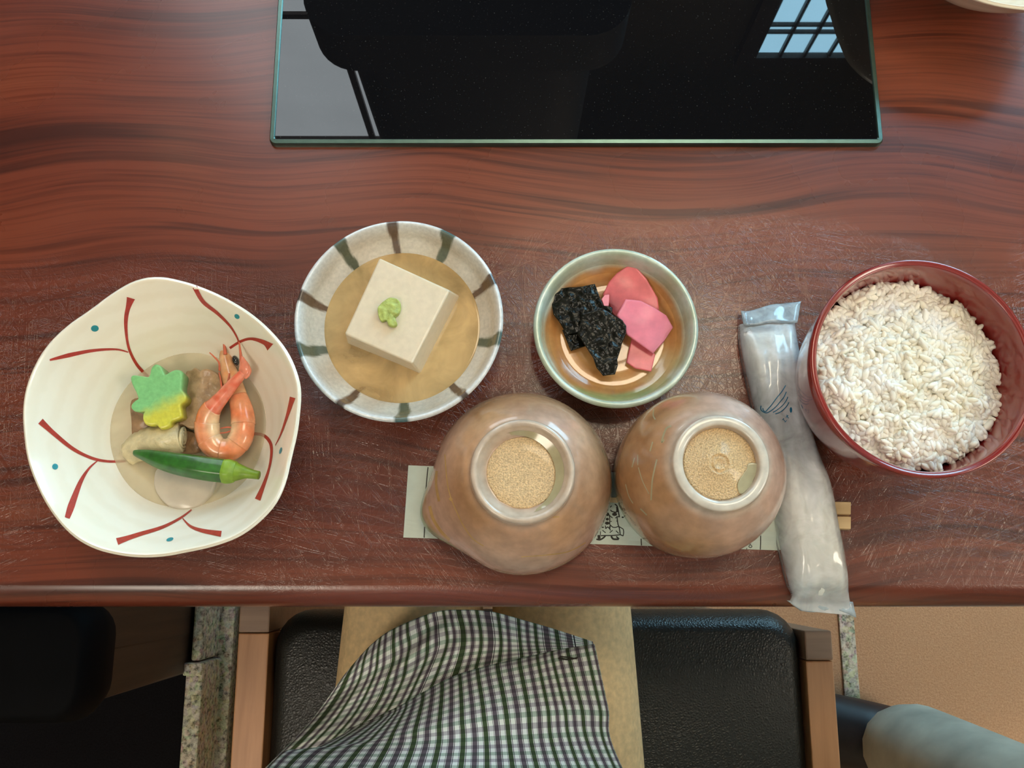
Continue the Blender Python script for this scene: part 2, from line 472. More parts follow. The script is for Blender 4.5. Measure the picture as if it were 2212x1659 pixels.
ceiling_lamp('wall_side_lamp', (-0.98, 1.22, 2.60), 0.035, 0.06, M['lamp_small'], 'small amber pendant lamp near the paper screen')
hd = empty('extractor_duct', (-0.07, 1.05, 1.5), 'black rounded extractor duct hanging from the ceiling behind the table', 'duct')
def rrect(x0, y0, x1, y1, r, z, n=8):
    out = []
    for cx, cy, a0 in ((x1 - r, y1 - r, 0), (x0 + r, y1 - r, 90), (x0 + r, y0 + r, 180), (x1 - r, y0 + r, 270)):
        for k in range(n + 1):
            a = math.radians(a0 + 90 * k / n); out.append(Vector((cx + r * math.cos(a), cy + r * math.sin(a), z)))
    return out
MB().ring_loft([rrect(-0.33, 0.82, 0.19, 1.28, 0.07, 1.46), rrect(-0.33, 0.82, 0.19, 1.28, 0.07, 1.56)], True, True, True).build('hood_lip', M['black_metal'], hd, angle=40)
MB().ring_loft([rrect(-0.295, 0.85, 0.15, 1.25, 0.09, 1.56), rrect(-0.275, 0.86, 0.13, 1.24, 0.09, CEIL)], True, True, True).build('duct_body', M['black_metal'], hd, angle=40)

# ---------------------------------------------------------------- table
ey = P(1106, 1313, 0).y
tb = empty('dining_table', (0, 0.42, 0), 'long dining table with glossy reddish brown wood grain top', 'table')
n_e = 9; TD = 0.90; rings = []
for x in [-1.15 + 2.30 * i / 40 for i in range(41)]:
    ring = []
    yf = ey
    for k in range(n_e):                      # rounded front edge, top to bottom
        a = math.pi / 2 + math.pi * k / (n_e - 1)
        ring.append(Vector((x, yf + 0.012 + math.cos(a) * 0.012, TAB - 0.016 + math.sin(a) * 0.016)))
    for yy in (yf + 0.0125, yf + 0.014, yf + 0.02): ring.append(Vector((x, yy, TAB - 0.032)))
    for yy in (TD - 0.02, TD - 0.014, TD - 0.0125): ring.append(Vector((x, yy, TAB - 0.032)))
    for k in range(n_e):
        a = -math.pi / 2 + math.pi * k / (n_e - 1)
        ring.append(Vector((x, TD - 0.012 + math.cos(a) * 0.012, TAB - 0.016 + math.sin(a) * 0.016)))
    for yy in (TD - 0.0125, TD - 0.014, TD - 0.02, yf + 0.02, yf + 0.014, yf + 0.0125): ring.append(Vector((x, yy, TAB)))
    rings.append(ring)
MB().ring_loft(rings, True, True, True).build('table_top', M['table'], tb, angle=50)
for x in (-1.05, 0.99):
    for y in (0.10, 0.76): box_obj('leg', (x, y, -0.0 if x > -0.4 else -0.04), (x + 0.06, y + 0.06, TAB - 0.032), M['frame_dark'], tb)
box_obj('apron', (-0.99, 0.12, TAB - 0.10), (0.99, 0.14, TAB - 0.032), M['frame_dark'], tb)

# ---------------------------------------------------------------- cooktop set into the table
m, nt, b = new_mat('black_glass'); v = coords(nt)
put(nt, b, 'Base Color', (0.004, 0.004, 0.005, 1))
e = node(nt, 'TexVoronoi', {'Vector': coords(nt, (1, 3, 1), (0, 0, 0.4)), 'Scale': 34.0}, feature='DISTANCE_TO_EDGE').outputs[0]
dust = ramp(nt, tex_noise(nt, v, 900, 1), [(0.70, (0, 0, 0)), (0.76, (1, 1, 1))])
put(nt, b, 'Roughness', ramp(nt, tex_noise(nt, v, 9, 4), [(0.3, (0.004,) * 3), (0.8, (0.022,) * 3)]))
put(nt, b, 'Base Color', mix(nt, math_n(nt, 'MULTIPLY', dust, 0.10), (0.004, 0.004, 0.005, 1), (0.3, 0.3, 0.3, 1)))
put(nt, b, 'Normal', bump(nt, tex_noise(nt, v, 9, 1), 0.004, 0.004))
M['glass_black'] = m
M['trim_steel'] = simple('brushed_trim', S(104, 130, 122), 0.34, 0.05, 200, metallic=1.0)
gx0, gx1 = P(581, 300, 0.004).x, P(1909, 300, 0.004).x
gy0 = P(1245, 311, 0.004).y; gy1 = gy0 + 0.34
ck = empty('induction_cooktop', ((gx0 + gx1) / 2, (gy0 + gy1) / 2, TAB), 'black glass induction cooktop with a slim metal rim set in the table', 'cooktop')
g = MB().ring_loft([rrect(gx0 + .003, gy0 + .003, gx1 - .003, gy1 - .003, 0.002, TAB + 0.0005), rrect(gx0 + .003, gy0 + .003, gx1 - .003, gy1 - .003, 0.002, TAB + 0.0034)], True, True, True)
g.build('glass_plate', M['glass_black'], ck, angle=30)
w = 0.0037
rings = [rrect(gx0, gy0, gx1, gy1, 0.004, TAB), rrect(gx0, gy0, gx1, gy1, 0.004, TAB + 0.0028),
         rrect(gx0 + .0007, gy0 + .0007, gx1 - .0007, gy1 - .0007, 0.0036, TAB + 0.0040),
         rrect(gx0 + w - .0008, gy0 + w - .0008, gx1 - w + .0008, gy1 - w + .0008, 0.0012, TAB + 0.0042),
         rrect(gx0 + w, gy0 + w, gx1 - w, gy1 - w, 0.001, TAB + 0.0032), rrect(gx0 + w, gy0 + w, gx1 - w, gy1 - w, 0.001, TAB)]
MB().ring_loft(rings).build('rim', M['trim_steel'], ck, angle=40)

# ---------------------------------------------------------------- tableware and food
TW = TAB + 0.0002
def paint_cols(mb, fn):
    mb.col = [fn(v) for v in mb.v]; return mb
def cmix(a, b, t): return tuple(lerp(x, y, max(0, min(1, t))) for x, y in zip(a[:3], b[:3]))

# ---- white wavy-rimmed bowl with red twigs
m, nt, b = new_mat('cream_glaze_thrown'); v = coords(nt)
rr = node(nt, 'TexWave', {'Vector': coords(nt, (1, 1, 0)), 'Scale': 46.0, 'Distortion': 1.6, 'Detail': 2.0, 'Detail Scale': 3.0}, wave_type='RINGS', rings_direction='Z').outputs[1]
put(nt, b, 'Base Color', mix(nt, 0.22, S(238, 231, 214), ramp(nt, rr, [(0.1, S(228, 218, 196)), (0.7, S(242, 238, 224))])))
put(nt, b, 'Roughness', 0.22); put(nt, b, 'Coat Weight', 0.4); put(nt, b, 'Coat Roughness', 0.07)
put(nt, b, 'Normal', bump(nt, rr, 0.03, 0.001)); M['cream'] = m
M['red_paint'] = simple('iron_red_paint', S(176, 58, 48), 0.3, 0.12, 400)
M['teal_paint'] = simple('teal_paint', S(36, 140, 152), 0.3, 0.1, 400)
RIMH = 0.056
outline = [(342,598),(296,605),(246,632),(196,669),(146,703),(99,750),(76,788),(57,835),(49,881),(51,939),(59,997),(76,1043),(99,1089),(130,1132),(161,1162),(204,1186),(246,1197),(300,1204),(350,1202),(408,1191),(474,1176),(520,1159),(562,1128),(601,1085),(620,1035),(628,989),(640,943),(647,889),(651,842),(643,808),(620,757),(589,719),(551,684),(504,653),(454,628),(400,609)]
cw = P(350, 903, RIMH); cw = Vector((cw.x, cw.y, TW))
pol = []
for p in outline:
    q = P(p[0], p[1], RIMH) - cw; pol.append((math.atan2(q.y, q.x) % (2 * math.pi), math.hypot(q.x, q.y)))
pol.sort(); pol = [(pol[-1][0] - 2 * math.pi, pol[-1][1])] + pol + [(pol[0][0] + 2 * math.pi, pol[0][1])]
Rm = sum(r for a, r in pol) / len(pol)
def wavy(a, r, z):
    k = smooth(0.35, 1.0, r / Rm)
    R = sum(interp(pol, (a + d) % (2 * math.pi)) for d in (-0.06, 0, 0.06)) / 3
    f = lerp(1.0, R / Rm, k)
    return r * f, z + 0.018 * (f - 1.0) * k
prof_o = [(0.0, 0.004), (0.024, 0.004), (0.0255, 0.0), (0.0285, 0.0), (0.029, 0.004), (0.034, 0.008), (0.045, 0.017), (0.055, 0.029), (0.063, 0.042), (Rm - 0.001, RIMH - 0.002)]
prof_i = [(Rm, RIMH - 0.0007), (Rm - 0.0010, RIMH), (Rm - 0.0024, RIMH - 0.0006), (0.0610, 0.043), (0.053, 0.031), (0.044, 0.0195), (0.036, 0.0125), (0.026, 0.0090), (0.014, 0.0080), (0.0, 0.0078)]
prof = pts_spline(prof_o, 3)[:-1] + pts_spline(prof_i, 4)
wb = empty('wavy_bowl', cw, 'white wavy-rimmed bowl painted with red twigs, holding simmered shrimp and okra', 'bowl')
bm_ = MB().lathe(cw, prof, 144, wavy); wbody = bm_.build('bowl_body', M['cream'], wb)
tree = bm_.bvh()
c1 = crop(30, 580, 0.3858); K = 0.3858
twigs = [
 ([[(655,165),(630,260),(628,350),(645,450),(690,540),(750,605)], [(0,48),(.12,26),(.5,14),(1,18)]], [[(200,512),(330,480),(450,458),(570,452),(640,468)], [(0,10),(.2,24),(.6,14),(1,6)]]),
 ([[(1013,103),(1060,185),(1140,250),(1210,320),(1250,385),(1262,425)], [(0,26),(.3,20),(.7,10),(1,6)]], [[(1437,440),(1400,412),(1330,393),(1270,408),(1210,445)], [(0,50),(.2,26),(.5,15),(1,14)]]),
 ([[(1562,722),(1530,830),(1495,930),(1465,990)], [(0,32),(.3,16),(.8,6),(1,3)]], [[(1340,925),(1400,935),(1440,985),(1440,1070),(1415,1170),(1366,1295)], [(0,16),(.3,18),(.7,12),(.85,18),(1,34)]]),
 ([[(148,855),(230,930),(330,1010),(430,1060),(520,1080),(625,1080)], [(0,38),(.15,26),(.5,18),(1,12)]], [[(470,1075),(420,1120),(375,1190),(335,1290),(298,1398)], [(0,5),(.3,14),(.6,28),(.85,40),(1,28)]]),
 ([[(578,1530),(700,1490),(830,1450),(930,1400),(995,1352)], [(0,40),(.15,26),(.5,18),(1,8)]], [[(945,1400),(990,1445),(1060,1470),(1162,1487)], [(0,5),(.4,16),(.8,26),(1,34)]]),
]
for pair in twigs:
    mb = MB()
    for pts, wd in pair:
        s_ = stroke(tree, c1(pts), [(a, w_ * K) for a, w_ in wd], 0.00018)
        if s_: mb.ring_loft([]) if False else None; base = len(mb.v); mb.v += s_.v; mb.f += [tuple(i + base for i in f) for f in s_.f]
    mb.build('painted_twig', M['red_paint'], wbody)
for x, y, rx, ry, an in ((453,335,22,18,0), (1250,268,16,12,0.7), (230,1110,17,17,0), (874,1518,21,10,-0.3), (1495,1020,7,19,0.3)):
    (px, py), = c1([(x, y)])
    d = blob(tree, (px, py), rx * K, ry * K, an, 0.00018)
    if d: d.build('painted_dot', M['teal_paint'], wbody)
# the opposite place setting's bowl of the same set
wb2 = copy_tree(wb)
cr = P(2190, -212, RIMH)
wb2.location = (cr.x, cr.y, TW); wb2.rotation_euler = (0, 0, math.radians(200))
tag(wb2, 'empty white wavy-rimmed bowl beyond the cooktop corner on the far side', 'bowl')

def solid_pool(c, prof_in, level, n=72, rfun=None, rough_edge=0.0):
    """liquid body that follows the inside of a bowl a hair below its surface"""
    pr = [(r + 0.0006, z - 0.0012) for r, z in prof_in if z < level]
    pr.sort()
    z_of = sorted(((z, r) for r, z in prof_in)); re = interp(z_of, level)
    prof = [(0.0, pr[0][1])] + pr[1:] + [(re + 0.0012, level - 0.0004), (re + 0.0004, level + 0.0002), (re - 0.0012, level), (re * 0.6, level), (0.0, level)]
    return MB().lathe(c, prof, n, rfun)
M['broth'] = clear_mat('clear_pale_broth', (0.997, 0.985, 0.94, 1), S(244, 232, 198), 0.34, rough=0.03, ior=1.33, bumpy=0.05, nscale=14)
LV = 0.0185
o = solid_pool(cw, pts_spline(prof_i, 4), LV, 72).build('broth', M['broth'])
tag(o, 'pale golden broth pooled in the wavy white bowl', 'broth')

c8 = crop(250, 700, 0.2532)
# simmered pieces
M['taro'] = simple('taro_flesh', S(196, 186, 168), 0.35, 0.06, 90, 0.15, coat=0.4, sss=0.15)
M['koya'] = simple('freeze_dried_tofu', S(168, 138, 102), 0.5, 0.16, 240, 0.5, coat=0.25, sss=0.1, dist=0.002)
M['koya_d'] = simple('soaked_wheat_gluten', S(150, 116, 82), 0.5, 0.16, 240, 0.5, coat=0.25, dist=0.002)
M['yuba'] = simple('rolled_tofu_skin', S(206, 190, 148), 0.45, 0.14, 200, 0.6, coat=0.3, sss=0.1, dist=0.002)
def food(mb, name, mat, label, cat, **k):
    o = mb.build(name, mat, **k); tag(o, label, cat); return o
food(slab(c8([(320,1300),(350,1230),(450,1200),(600,1190),(760,1230),(850,1310),(835,1420),(770,1510),(680,1570),(570,1590),(450,1560),(370,1480),(325,1390)]), 0.0205, 0.0085, 0.004, 0.0008, 90, 1, dome=0.002),
     'taro_slice', M['taro'], 'pale rounded taro slice lying in the broth beside the okra', 'taro')
food(slab(c8([(600,400),(640,390),(680,372),(725,400),(740,395),(775,378),(830,395),(870,430),(900,500),(905,600),(850,720),(760,800),(690,880),(620,890),(560,860),(470,870),(480,700),(560,560),(585,470)]), 0.0260, 0.0095, 0.002, 0.0018, 160, 4, tilt=(0.05, 0.05), n=4,
     zmap=lambda q, c: -0.002 * smooth(-0.002, 0.003, (q.x - c.x) - 0.004)),
     'koya_tofu_block', M['koya'], 'brown spongy tofu block with a groove beside the shrimp', 'tofu')
food(slab(c8([(135,650),(300,640),(440,700),(480,850),(470,890),(350,930),(220,955),(140,985),(128,850)]), 0.0215, 0.0095, 0.002, 0.0012, 160, 7, tilt=(0.0, 0.1), n=4),
     'koya_tofu_block', M['koya_d'], 'darker brown tofu block under the maple leaf piece', 'tofu')
food(slab(c8([(430,905),(560,895),(680,930),(720,1010),(715,1090),(560,1105),(430,1040)]), 0.0200, 0.0095, 0.002, 0.0015, 170, 9, n=4),
     'koya_tofu_block', M['koya_d'], 'brown tofu piece between the yuba roll and shrimp', 'tofu')
# yuba roll: tube with a spiral end
pth = [P(x, y, h) for x, y, h in c8([(110,1120,.0175),(220,1045,.020),(340,1010,.0225),(460,985,.024),(560,965,.024)])]
rad = [0.0062, 0.0078, 0.0085, 0.0088, 0.0080]
pp = pts_spline([tuple(p) + (r,) for p, r in zip(pth, rad)], 8)
mb = MB().tube([p[:3] for p in pp], [p[3] * (1 + 0.10 * nz(i * 0.6, 3)) for i, p in enumerate(pp)], 20, flat=0.8,
               ridge=lambda a: 1 + 0.05 * math.sin(a * 5) + 0.05 * math.sin(a * 9 + 1))
yb = empty('yuba_roll', P(300, 960, 0.012), 'beige rolled yuba with wrinkled skin lying behind the okra', 'yuba')
mb.build('roll', M['yuba'], yb)
e = Vector(pp[-1][:3]); sp = []
for k in range(40):
    a = k * 0.42; r_ = 0.0012 + 0.0050 * k / 40
    sp.append(e + Vector((0.0012, math.cos(a) * r_, math.sin(a) * r_ * 0.8 + 0.0005)))
MB().tube(sp, 0.0009, 6).build('spiral_end', M['yuba'], yb)
food(slab(c8([(85,1140),(160,1110),(330,1160),(370,1260),(320,1330),(220,1290),(120,1220)]), 0.0150, 0.0085, 0.002, 0.0012, 200, 12, n=4),
     'yuba_piece', M['yuba'], 'sunken beige yuba piece under the okra tip', 'yuba')
# maple leaf gluten, green running into yellow
mp = c8([(345,345),(385,358),(405,395),(425,432),(475,408),(520,392),(560,400),(575,430),(570,500),(566,560),(588,590),(603,622),(590,658),(552,690),(556,740),(560,790),(520,812),(470,830),(455,868),(420,888),(372,892),(335,858),(290,866),(242,850),(224,812),(226,772),(240,748),(195,746),(150,740),(124,714),(128,684),(160,655),(186,636),(175,590),(150,540),(128,480),(132,446),(160,436),(225,444),(282,450),(300,415),(312,372)])
mb = slab(mp, 0.0345, 0.0240, 0.0014, 0.0003, 200, 2, tilt=(0.02, 0.08), n=3)
gc = P(*c8([(400,680)])[0], 0.034)
def leafcol(v):
    d = (v.x - gc.x) * 0.45 - (v.y - gc.y) * 0.9 + 0.002 * nz(v.x * 300, v.y * 300)
    return cmix(S(128, 196, 128), S(206, 202, 70), smooth(-0.004, 0.005, d))
M['leaf'] = attr_mat('tinted_wheat_gluten', 0.4, 500, 0.08, 0.15, coat=0.3, sss=0.2)
food(paint_cols(mb, leafcol), 'maple_leaf_fu', M['leaf'], 'maple leaf shaped wheat gluten piece, green fading to yellow', 'garnish')

# okra
ok = empty('okra_pod', P(*c8([(600,1200)])[0], 0.02), 'whole green okra pod with pale cap lying across the shrimp tail', 'okra')
M['okra'] = simple('okra_green', S(44, 100, 30), 0.36, 0.25, 180, 0.12, coat=0.3)
M['okra_cap'] = simple('okra_cap_yellow_green', S(122, 156, 44), 0.4, 0.12, 200, 0.1)
M['okra_stem'] = simple('okra_stem_green', S(112, 142, 32), 0.4, 0.15, 260, 0.1)
ax = [(148,1096,.030,8),(165,1098,.030,26),(260,1120,.031,52),(380,1155,.032,76),(520,1188,.033,92),(680,1215,.034,100),(820,1236,.034,102),(930,1250,.034,100)]
sp = pts_spline(c8(ax), 6)
mpx = M_PX(400, 1010, .033)
pent = lambda a: 1 + 0.045 * math.cos(5 * a + 0.5) + 0.012 * math.cos(10 * a)
MB().tube([P(p[0], p[1], p[2]) for p in sp], [max(0.0004, p[3] * 0.2532 * mpx) for p in sp], 40, flat=0.85, ridge=pent).build('pod', M['okra'], ok)
sp = pts_spline(c8([(915,1248,.034,98),(945,1252,.034,104),(985,1256,.034,100),(1010,1259,.034,92),(1025,1261,.034,84)]), 5)
MB().tube([P(p[0], p[1], p[2]) for p in sp], [p[3] * 0.2532 * mpx for p in sp], 40, flat=0.86, ridge=pent).build('cap', M['okra_cap'], ok)
sp = pts_spline(c8([(1015,1260,.034,84),(1060,1264,.034,68),(1110,1270,.0345,50),(1160,1280,.035,40),(1200,1287,.0355,37),(1222,1290,.0358,36)]), 5)
MB().tube([P(p[0], p[1], p[2]) for p in sp], [p[3] * 0.2532 * mpx for p in sp], 24, flat=0.86).build('stem', M['okra_stem'], ok)

# shrimp
sh = empty('shrimp', P(490, 880, 0.018), 'boiled orange shrimp curled with its tail crossing its head', 'shrimp')
M['shrimp'] = attr_mat('boiled_shrimp_shell', 0.25, 260, 0.10, 0.08, coat=0.5, sss=0.2)
M['shrimp_thin'] = simple('shrimp_feeler', S(206, 104, 74), 0.35, 0.1, 200)
M['eye'] = simple('shrimp_eye', S(16, 20, 24), 0.12, 0.1, 200, coat=0.6)
cO, cP, cW = S(234, 128, 78), S(230, 136, 108), S(238, 206, 164)
px9 = M_PX(490, 880, .028)
spine = pts_spline(c8([(1015,520,.0235,62),(1050,640,.0245,84),(1080,760,.0255,96),(1085,880,.0262,100),(1060,985,.0262,100),(985,1065,.0262,98),(880,1070,.0265,98),(800,985,.0272,102),(780,860,.0285,102),(800,760,.0305,92),(850,690,.0325,72),(910,620,.0340,60),(985,530,.0355,52),(1085,420,.0358,38)]), 10)
def shrimp_piece(name, i0, i1, flare, colfn):
    seg = spine[i0:i1 + 1]; n = len(seg); rad = []
    for k, p in enumerate(seg):
        t = k / (n - 1); rad.append(p[3] * 0.2532 * px9 * (1 + flare * t - 0.25 * flare))
    mb = MB().tube([P(p[0], p[1], p[2]) for p in seg], rad, 22, flat=0.82)
    paint_cols(mb, colfn); return mb.build(name, M['shrimp'], sh)
cxi = P(*c8([(930,900)])[0], .026)
def bodycol(v, k=0.0):
    d = (Vector((v.x, v.y, 0)) - Vector((cxi.x, cxi.y, 0))).length
    t = smooth(0.0035, 0.0115, d + 0.0012 * nz(v.x * 260, v.y * 260, 2))
    return cmix(cW, cO, t * (0.80 + 0.3 * nz(v.x * 140, v.y * 140, 5)))
cuts = [8, 26, 42, 56, 68, 80, 94]
for a_, b_ in zip(cuts, cuts[1:]): shrimp_piece('shell_segment', a_, b_ + 2, 0.07, bodycol)
tailp = shrimp_piece('tail_segment', 94, 130, 0.02, lambda v: cmix(cP, S(226, 108, 78), smooth(-0.3, 0.4, nz(v.x * 300, v.y * 300))))
# head shell with pointed rostrum
hsp = pts_spline(c8([(925,115,.0215,5),(930,180,.0215,24),(935,270,.0222,52),(955,370,.0228,66),(985,470,.0235,78),(1030,590,.0240,84),(1055,680,.0242,80)]), 6)
mb = MB().tube([P(p[0], p[1], p[2]) for p in hsp], [p[3] * 0.2532 * px9 for p in hsp], 22, flat=0.78)
paint_cols(mb, lambda v: cmix(S(222, 150, 96), cW, 0.35 + 0.5 * nz(v.x * 240, v.y * 240, 9))); cara = mb.build('carapace', M['shrimp'], sh)
(ex, ey_), = c8([(1022, 312)])
ec = P(ex, ey_, .0245); er = 40 * 0.2532 * px9
bm = bmesh.new(); bmesh.ops.create_icosphere(bm, subdivisions=2, radius=er)
for v_ in bm.verts: v_.co = Vector((v_.co.x * 0.75 - 0.35 * v_.co.y, v_.co.y * 1.15, v_.co.z * 0.8)) + ec
MB().add_bm(bm).build('eye', M['eye'], cara)
def feeler(name, pts, r0, r1, par=None):
    sp = pts_spline(c8(pts), 6); n = len(sp)
    MB().tube([P(*p) for p in sp], [lerp(r0, r1, i / (n - 1)) for i in range(n)], 6).build(name, M['shrimp_thin'], par or cara)
feeler('rostrum', [(935,260,.027),(925,180,.0275),(912,100,.028)], .0012, .0002)
feeler('antenna', [(885,400,.026),(880,330,.027),(840,280,.0275),(800,243,.028)], .0006, .0003)
feeler('antenna', [(1090,420,.036),(1075,330,.036),(1065,250,.0365),(1052,150,.037)], .0016, .0003, tailp)
feeler('leg', [(905,560,.0265),(895,470,.027),(880,410,.0265)], .0007, .0003)
feeler('leg', [(930,600,.027),(955,500,.0285),(970,420,.0275)], .0008, .0004)
feeler('leg', [(1000,885,.028),(950,880,.0285),(895,890,.0275)], .0005, .0003, sh)
feeler('leg', [(1000,905,.028),(940,925,.0285),(880,930,.0275)], .0005, .0003, sh)
for pts in ([(1070,440,.0365),(1095,400,.0366),(1085,320,.0366),(1068,270,.0366)], [(1085,450,.0360),(1112,410,.0360),(1102,340,.0360),(1082,300,.0360)]):
    sp = pts_spline(c8(pts), 6); n = len(sp)
    mb = MB().tube([P(*p) for p in sp], [interp([(0, .0022), (.4, .0030), (1, .0004)], i / (n - 1)) for i in range(n)], 10, flat=0.35)
    paint_cols(mb, lambda v: cP); mb.build('tail_fin', M['shrimp'], tailp)

# ---- bowl of tofu in sauce
c2 = crop(620, 450, 0.2893)
RH = 0.037; ct = P(861, 688.5, RH); ct = Vector((ct.x, ct.y, TW)); Rt = 226 * M_PX(861, 688, RH)
pi_ = [(Rt, RH - .0012), (Rt - .0009, RH), (Rt - .0024, RH - .0004), (Rt - .0046, RH - .0055), (Rt - .0075, RH - .0115), (0.0425, 0.0195), (0.036, 0.0128), (0.028, 0.0098), (0.014, 0.0085), (0.0, 0.0083)]
po_ = [(0.0, 0.004), (0.021, 0.004), (0.0225, 0.0), (0.026, 0.0), (0.027, 0.004), (0.036, 0.010), (0.046, 0.020), (Rt - .0022, RH - .010), (Rt - .0003, RH - .003)]
tb_ = empty('tofu_bowl', ct, 'speckled off-white bowl with brown and green brush strokes round the rim, holding tofu', 'bowl')
marks = []
for x, y, ty in ((790,55,0),(70,655,0),(1548,530,0),(418,1455,0),(1310,1390,0),(365,230,1),(1230,160,1),(105,1065,1),(860,1570,1),(1575,985,1)):
    q = P(*c2([(x, y)])[0], RH - .003) - ct; marks.append((math.atan2(q.y, q.x), ty))
def tofucol(v):
    r = math.hypot(v.x - ct.x, v.y - ct.y); a = math.atan2(v.y - ct.y, v.x - ct.x)
    base = cmix(S(196, 186, 170), S(212, 206, 194), 0.5 + nz(v.x * 60, v.y * 60, v.z * 60))
    base = cmix(base, S(216, 220, 222), smooth(Rt - .006, Rt - .001, r))
    for ma, ty in marks:
        d = abs((a - ma + math.pi) % (2 * math.pi) - math.pi) * r
        k = (r - 0.038) / (Rt - 0.038)
        if k < -0.1 or v.z < TAB + 0.012: continue
        hw = (0.0012 + 0.0026 * max(0, k)) * (1.15 if ty else 0.9) * (1 + 0.5 * nz(v.x * 250, v.y * 250, ma * 5))
        t = (1 - smooth(hw * 0.75, hw * 1.15, d)) * smooth(-0.1, 0.25, k + 0.3 * nz(ma * 7, 1.3))
        colr = cmix(S(74, 82, 62), S(60, 96, 98), smooth(.85, 1, k)) if ty else cmix(S(88, 60, 38), S(50, 36, 26), smooth(.8, 1, k))
        base = cmix(base, colr, t * 0.94)
    return base
mb = MB().lathe(ct, pts_spline(po_, 3)[:-1] + pts_spline(pi_, 5), 360)
paint_cols(mb, tofucol); M['tofu_bowl'] = attr_mat('speckled_brush_glaze', 0.22, 500, 0.08, 0.06, coat=0.4)
mb.build('bowl_body', M['tofu_bowl'], tb_)
M['sauce'] = clear_mat('amber_soy_sauce_broth', (0.96, 0.86, 0.66, 1), S(236, 200, 142), 0.45, 0.05, 1.40, bumpy=0.03, nscale=45)
o = solid_pool(ct, pts_spline(pi_, 5), 0.0205, 72).build('sauce', M['sauce']); tag(o, 'thick amber sauce around the tofu block', 'sauce')
M['tofu'] = simple('sesame_tofu', S(216, 202, 178), 0.32, 0.03, 300, 0.10, coat=0.35, sss=0.25)
tp = [P(*p, 0.041) for p in c2([(690,368),(1215,612),(935,1160),(430,938)])]
bt = [P(*p, 0.0205) for p in c2([(700,470),(1308,632),(1008,1232),(440,1000)])]
bt = [q + (q - sum(bt, Vector()) / 4) * 0.02 - Vector((0, 0, 0.0105)) for q in bt]
bm = bmesh.new(); vs = [bm.verts.new(p) for p in bt + tp]
for f in ((0,1,2,3),(4,5,6,7),(0,1,5,4),(1,2,6,5),(2,3,7,6),(3,0,4,7)): bm.faces.new([vs[i] for i in f])
bmesh.ops.recalc_face_normals(bm, faces=bm.faces)
bmesh.ops.bevel(bm, geom=list(bm.edges), offset=0.0012, segments=3, affect='EDGES', profile=0.5)
bmesh.ops.triangulate(bm, faces=[f for f in bm.faces if len(f.verts) > 4])
o = MB().add_bm(bm).build('tofu_block', M['tofu'], angle=50); o.modifiers.new('normals', 'WEIGHTED_NORMAL'); tag(o, 'square slab of pale sesame tofu sitting in amber sauce', 'tofu')
M['wasabi'] = simple('wasabi_paste', S(172, 186, 100), 0.55, 0.14, 350, 0.5, dist=0.0015)
o = slab(c2([(720,690),(770,665),(830,680),(848,725),(835,780),(805,810),(820,860),(795,882),(755,870),(740,835),(700,840),(678,790),(680,735)]), 0.0445, 0.0405, 0.0015, 0.0012, 350, 5, dome=0.0008, n=5).build('wasabi', M['wasabi'])
tag(o, 'small dab of green wasabi on the tofu', 'wasabi')

# ---- celadon dish with pickles
c3 = crop(1130, 510, 0.235)
DH = 0.027; cd = P(1331, 704.5, DH); cd = Vector((cd.x, cd.y, TW)); Rd = 179 * M_PX(1331, 705, DH)
pdo = [(0.0, 0.003), (0.019, 0.003), (0.0205, 0.0), (0.024, 0.0), (0.025, 0.003), (0.034, 0.008), (0.0405, 0.016), (Rd - .0008, DH - .005)]
pdi = [(Rd, DH - .0022), (Rd - .0006, DH - .0007), (Rd - .0018, DH), (Rd - .0032, DH - .0008), (Rd - .0047, DH - .0050), (Rd - .0068, 0.0135), (0.0335, 0.0092), (0.027, 0.0078), (0.014, 0.0070), (0.0, 0.0068)]
pd_ = empty('pickle_dish', cd, 'small brown dish with pale celadon rim holding kelp and pink pickles', 'dish')
def dishcol(v):
    r = math.hypot(v.x - cd.x, v.y - cd.y); a = math.atan2(v.y - cd.y, v.x - cd.x); h = v.z - TAB
    n_ = nz(v.x * 90, v.y * 90, 3)
    brown = cmix(S(176, 118, 66), S(198, 146, 90), 0.5 + 0.7 * nz(v.x * 70, v.y * 70, 8) + 0.25 * math.sin(r * 5200))
    cel = cmix(S(176, 188, 164), S(190, 206, 196), 0.5 + n_)
    k = smooth(Rd - .0085, Rd - .0048, r + 0.0010 * n_)
    c = cmix(brown, cel, k)
    da = abs((a + math.radians(78) + math.pi) % (2 * math.pi) - math.pi)      # green pooled on the near side
    g = (1 - smooth(0.55, 0.85, da + 0.35 * n_)) * smooth(Rd - .0125, Rd - .0098, r + 0.0009 * n_ - 0.002 * da) * (1 - smooth(Rd - .006, Rd - .003, r))
    c = cmix(c, S(132, 146, 92), g * 0.85)
    db = abs((a + math.radians(38) + math.pi) % (2 * math.pi) - math.pi)
    c = cmix(c, S(198, 178, 132), (1 - smooth(0.2, 0.55, db)) * smooth(.018, .030, r) * (1 - k) * 0.6)
    return c
mb = MB().lathe(cd, pts_spline(pdo, 3)[:-1] + pts_spline(pdi, 6), 260, lambda a, r, z: (r, z + (0.00022 * math.sin(r * 3800) if r < .032 and z > .006 else 0)))
paint_cols(mb, dishcol); M['dish'] = attr_mat('celadon_brown_glaze', 0.2, 300, 0.06, 0.04, coat=0.5)
mb.build('dish_body', M['dish'], pd_)
M['pickle'] = simple('pink_pickle', S(226, 122, 146), 0.4, 0.08, 130, 0.08, coat=0.15, sss=0.3)
M['pickle2'] = simple('rose_pickle', S(220, 108, 118), 0.4, 0.10, 130, 0.08, coat=0.15, sss=0.3)
M['kelp'] = simple('simmered_kelp', S(12, 13, 7), 0.24, 0.4, 300, 0.35, coat=0.0, spec=0.3, dist=0.002)
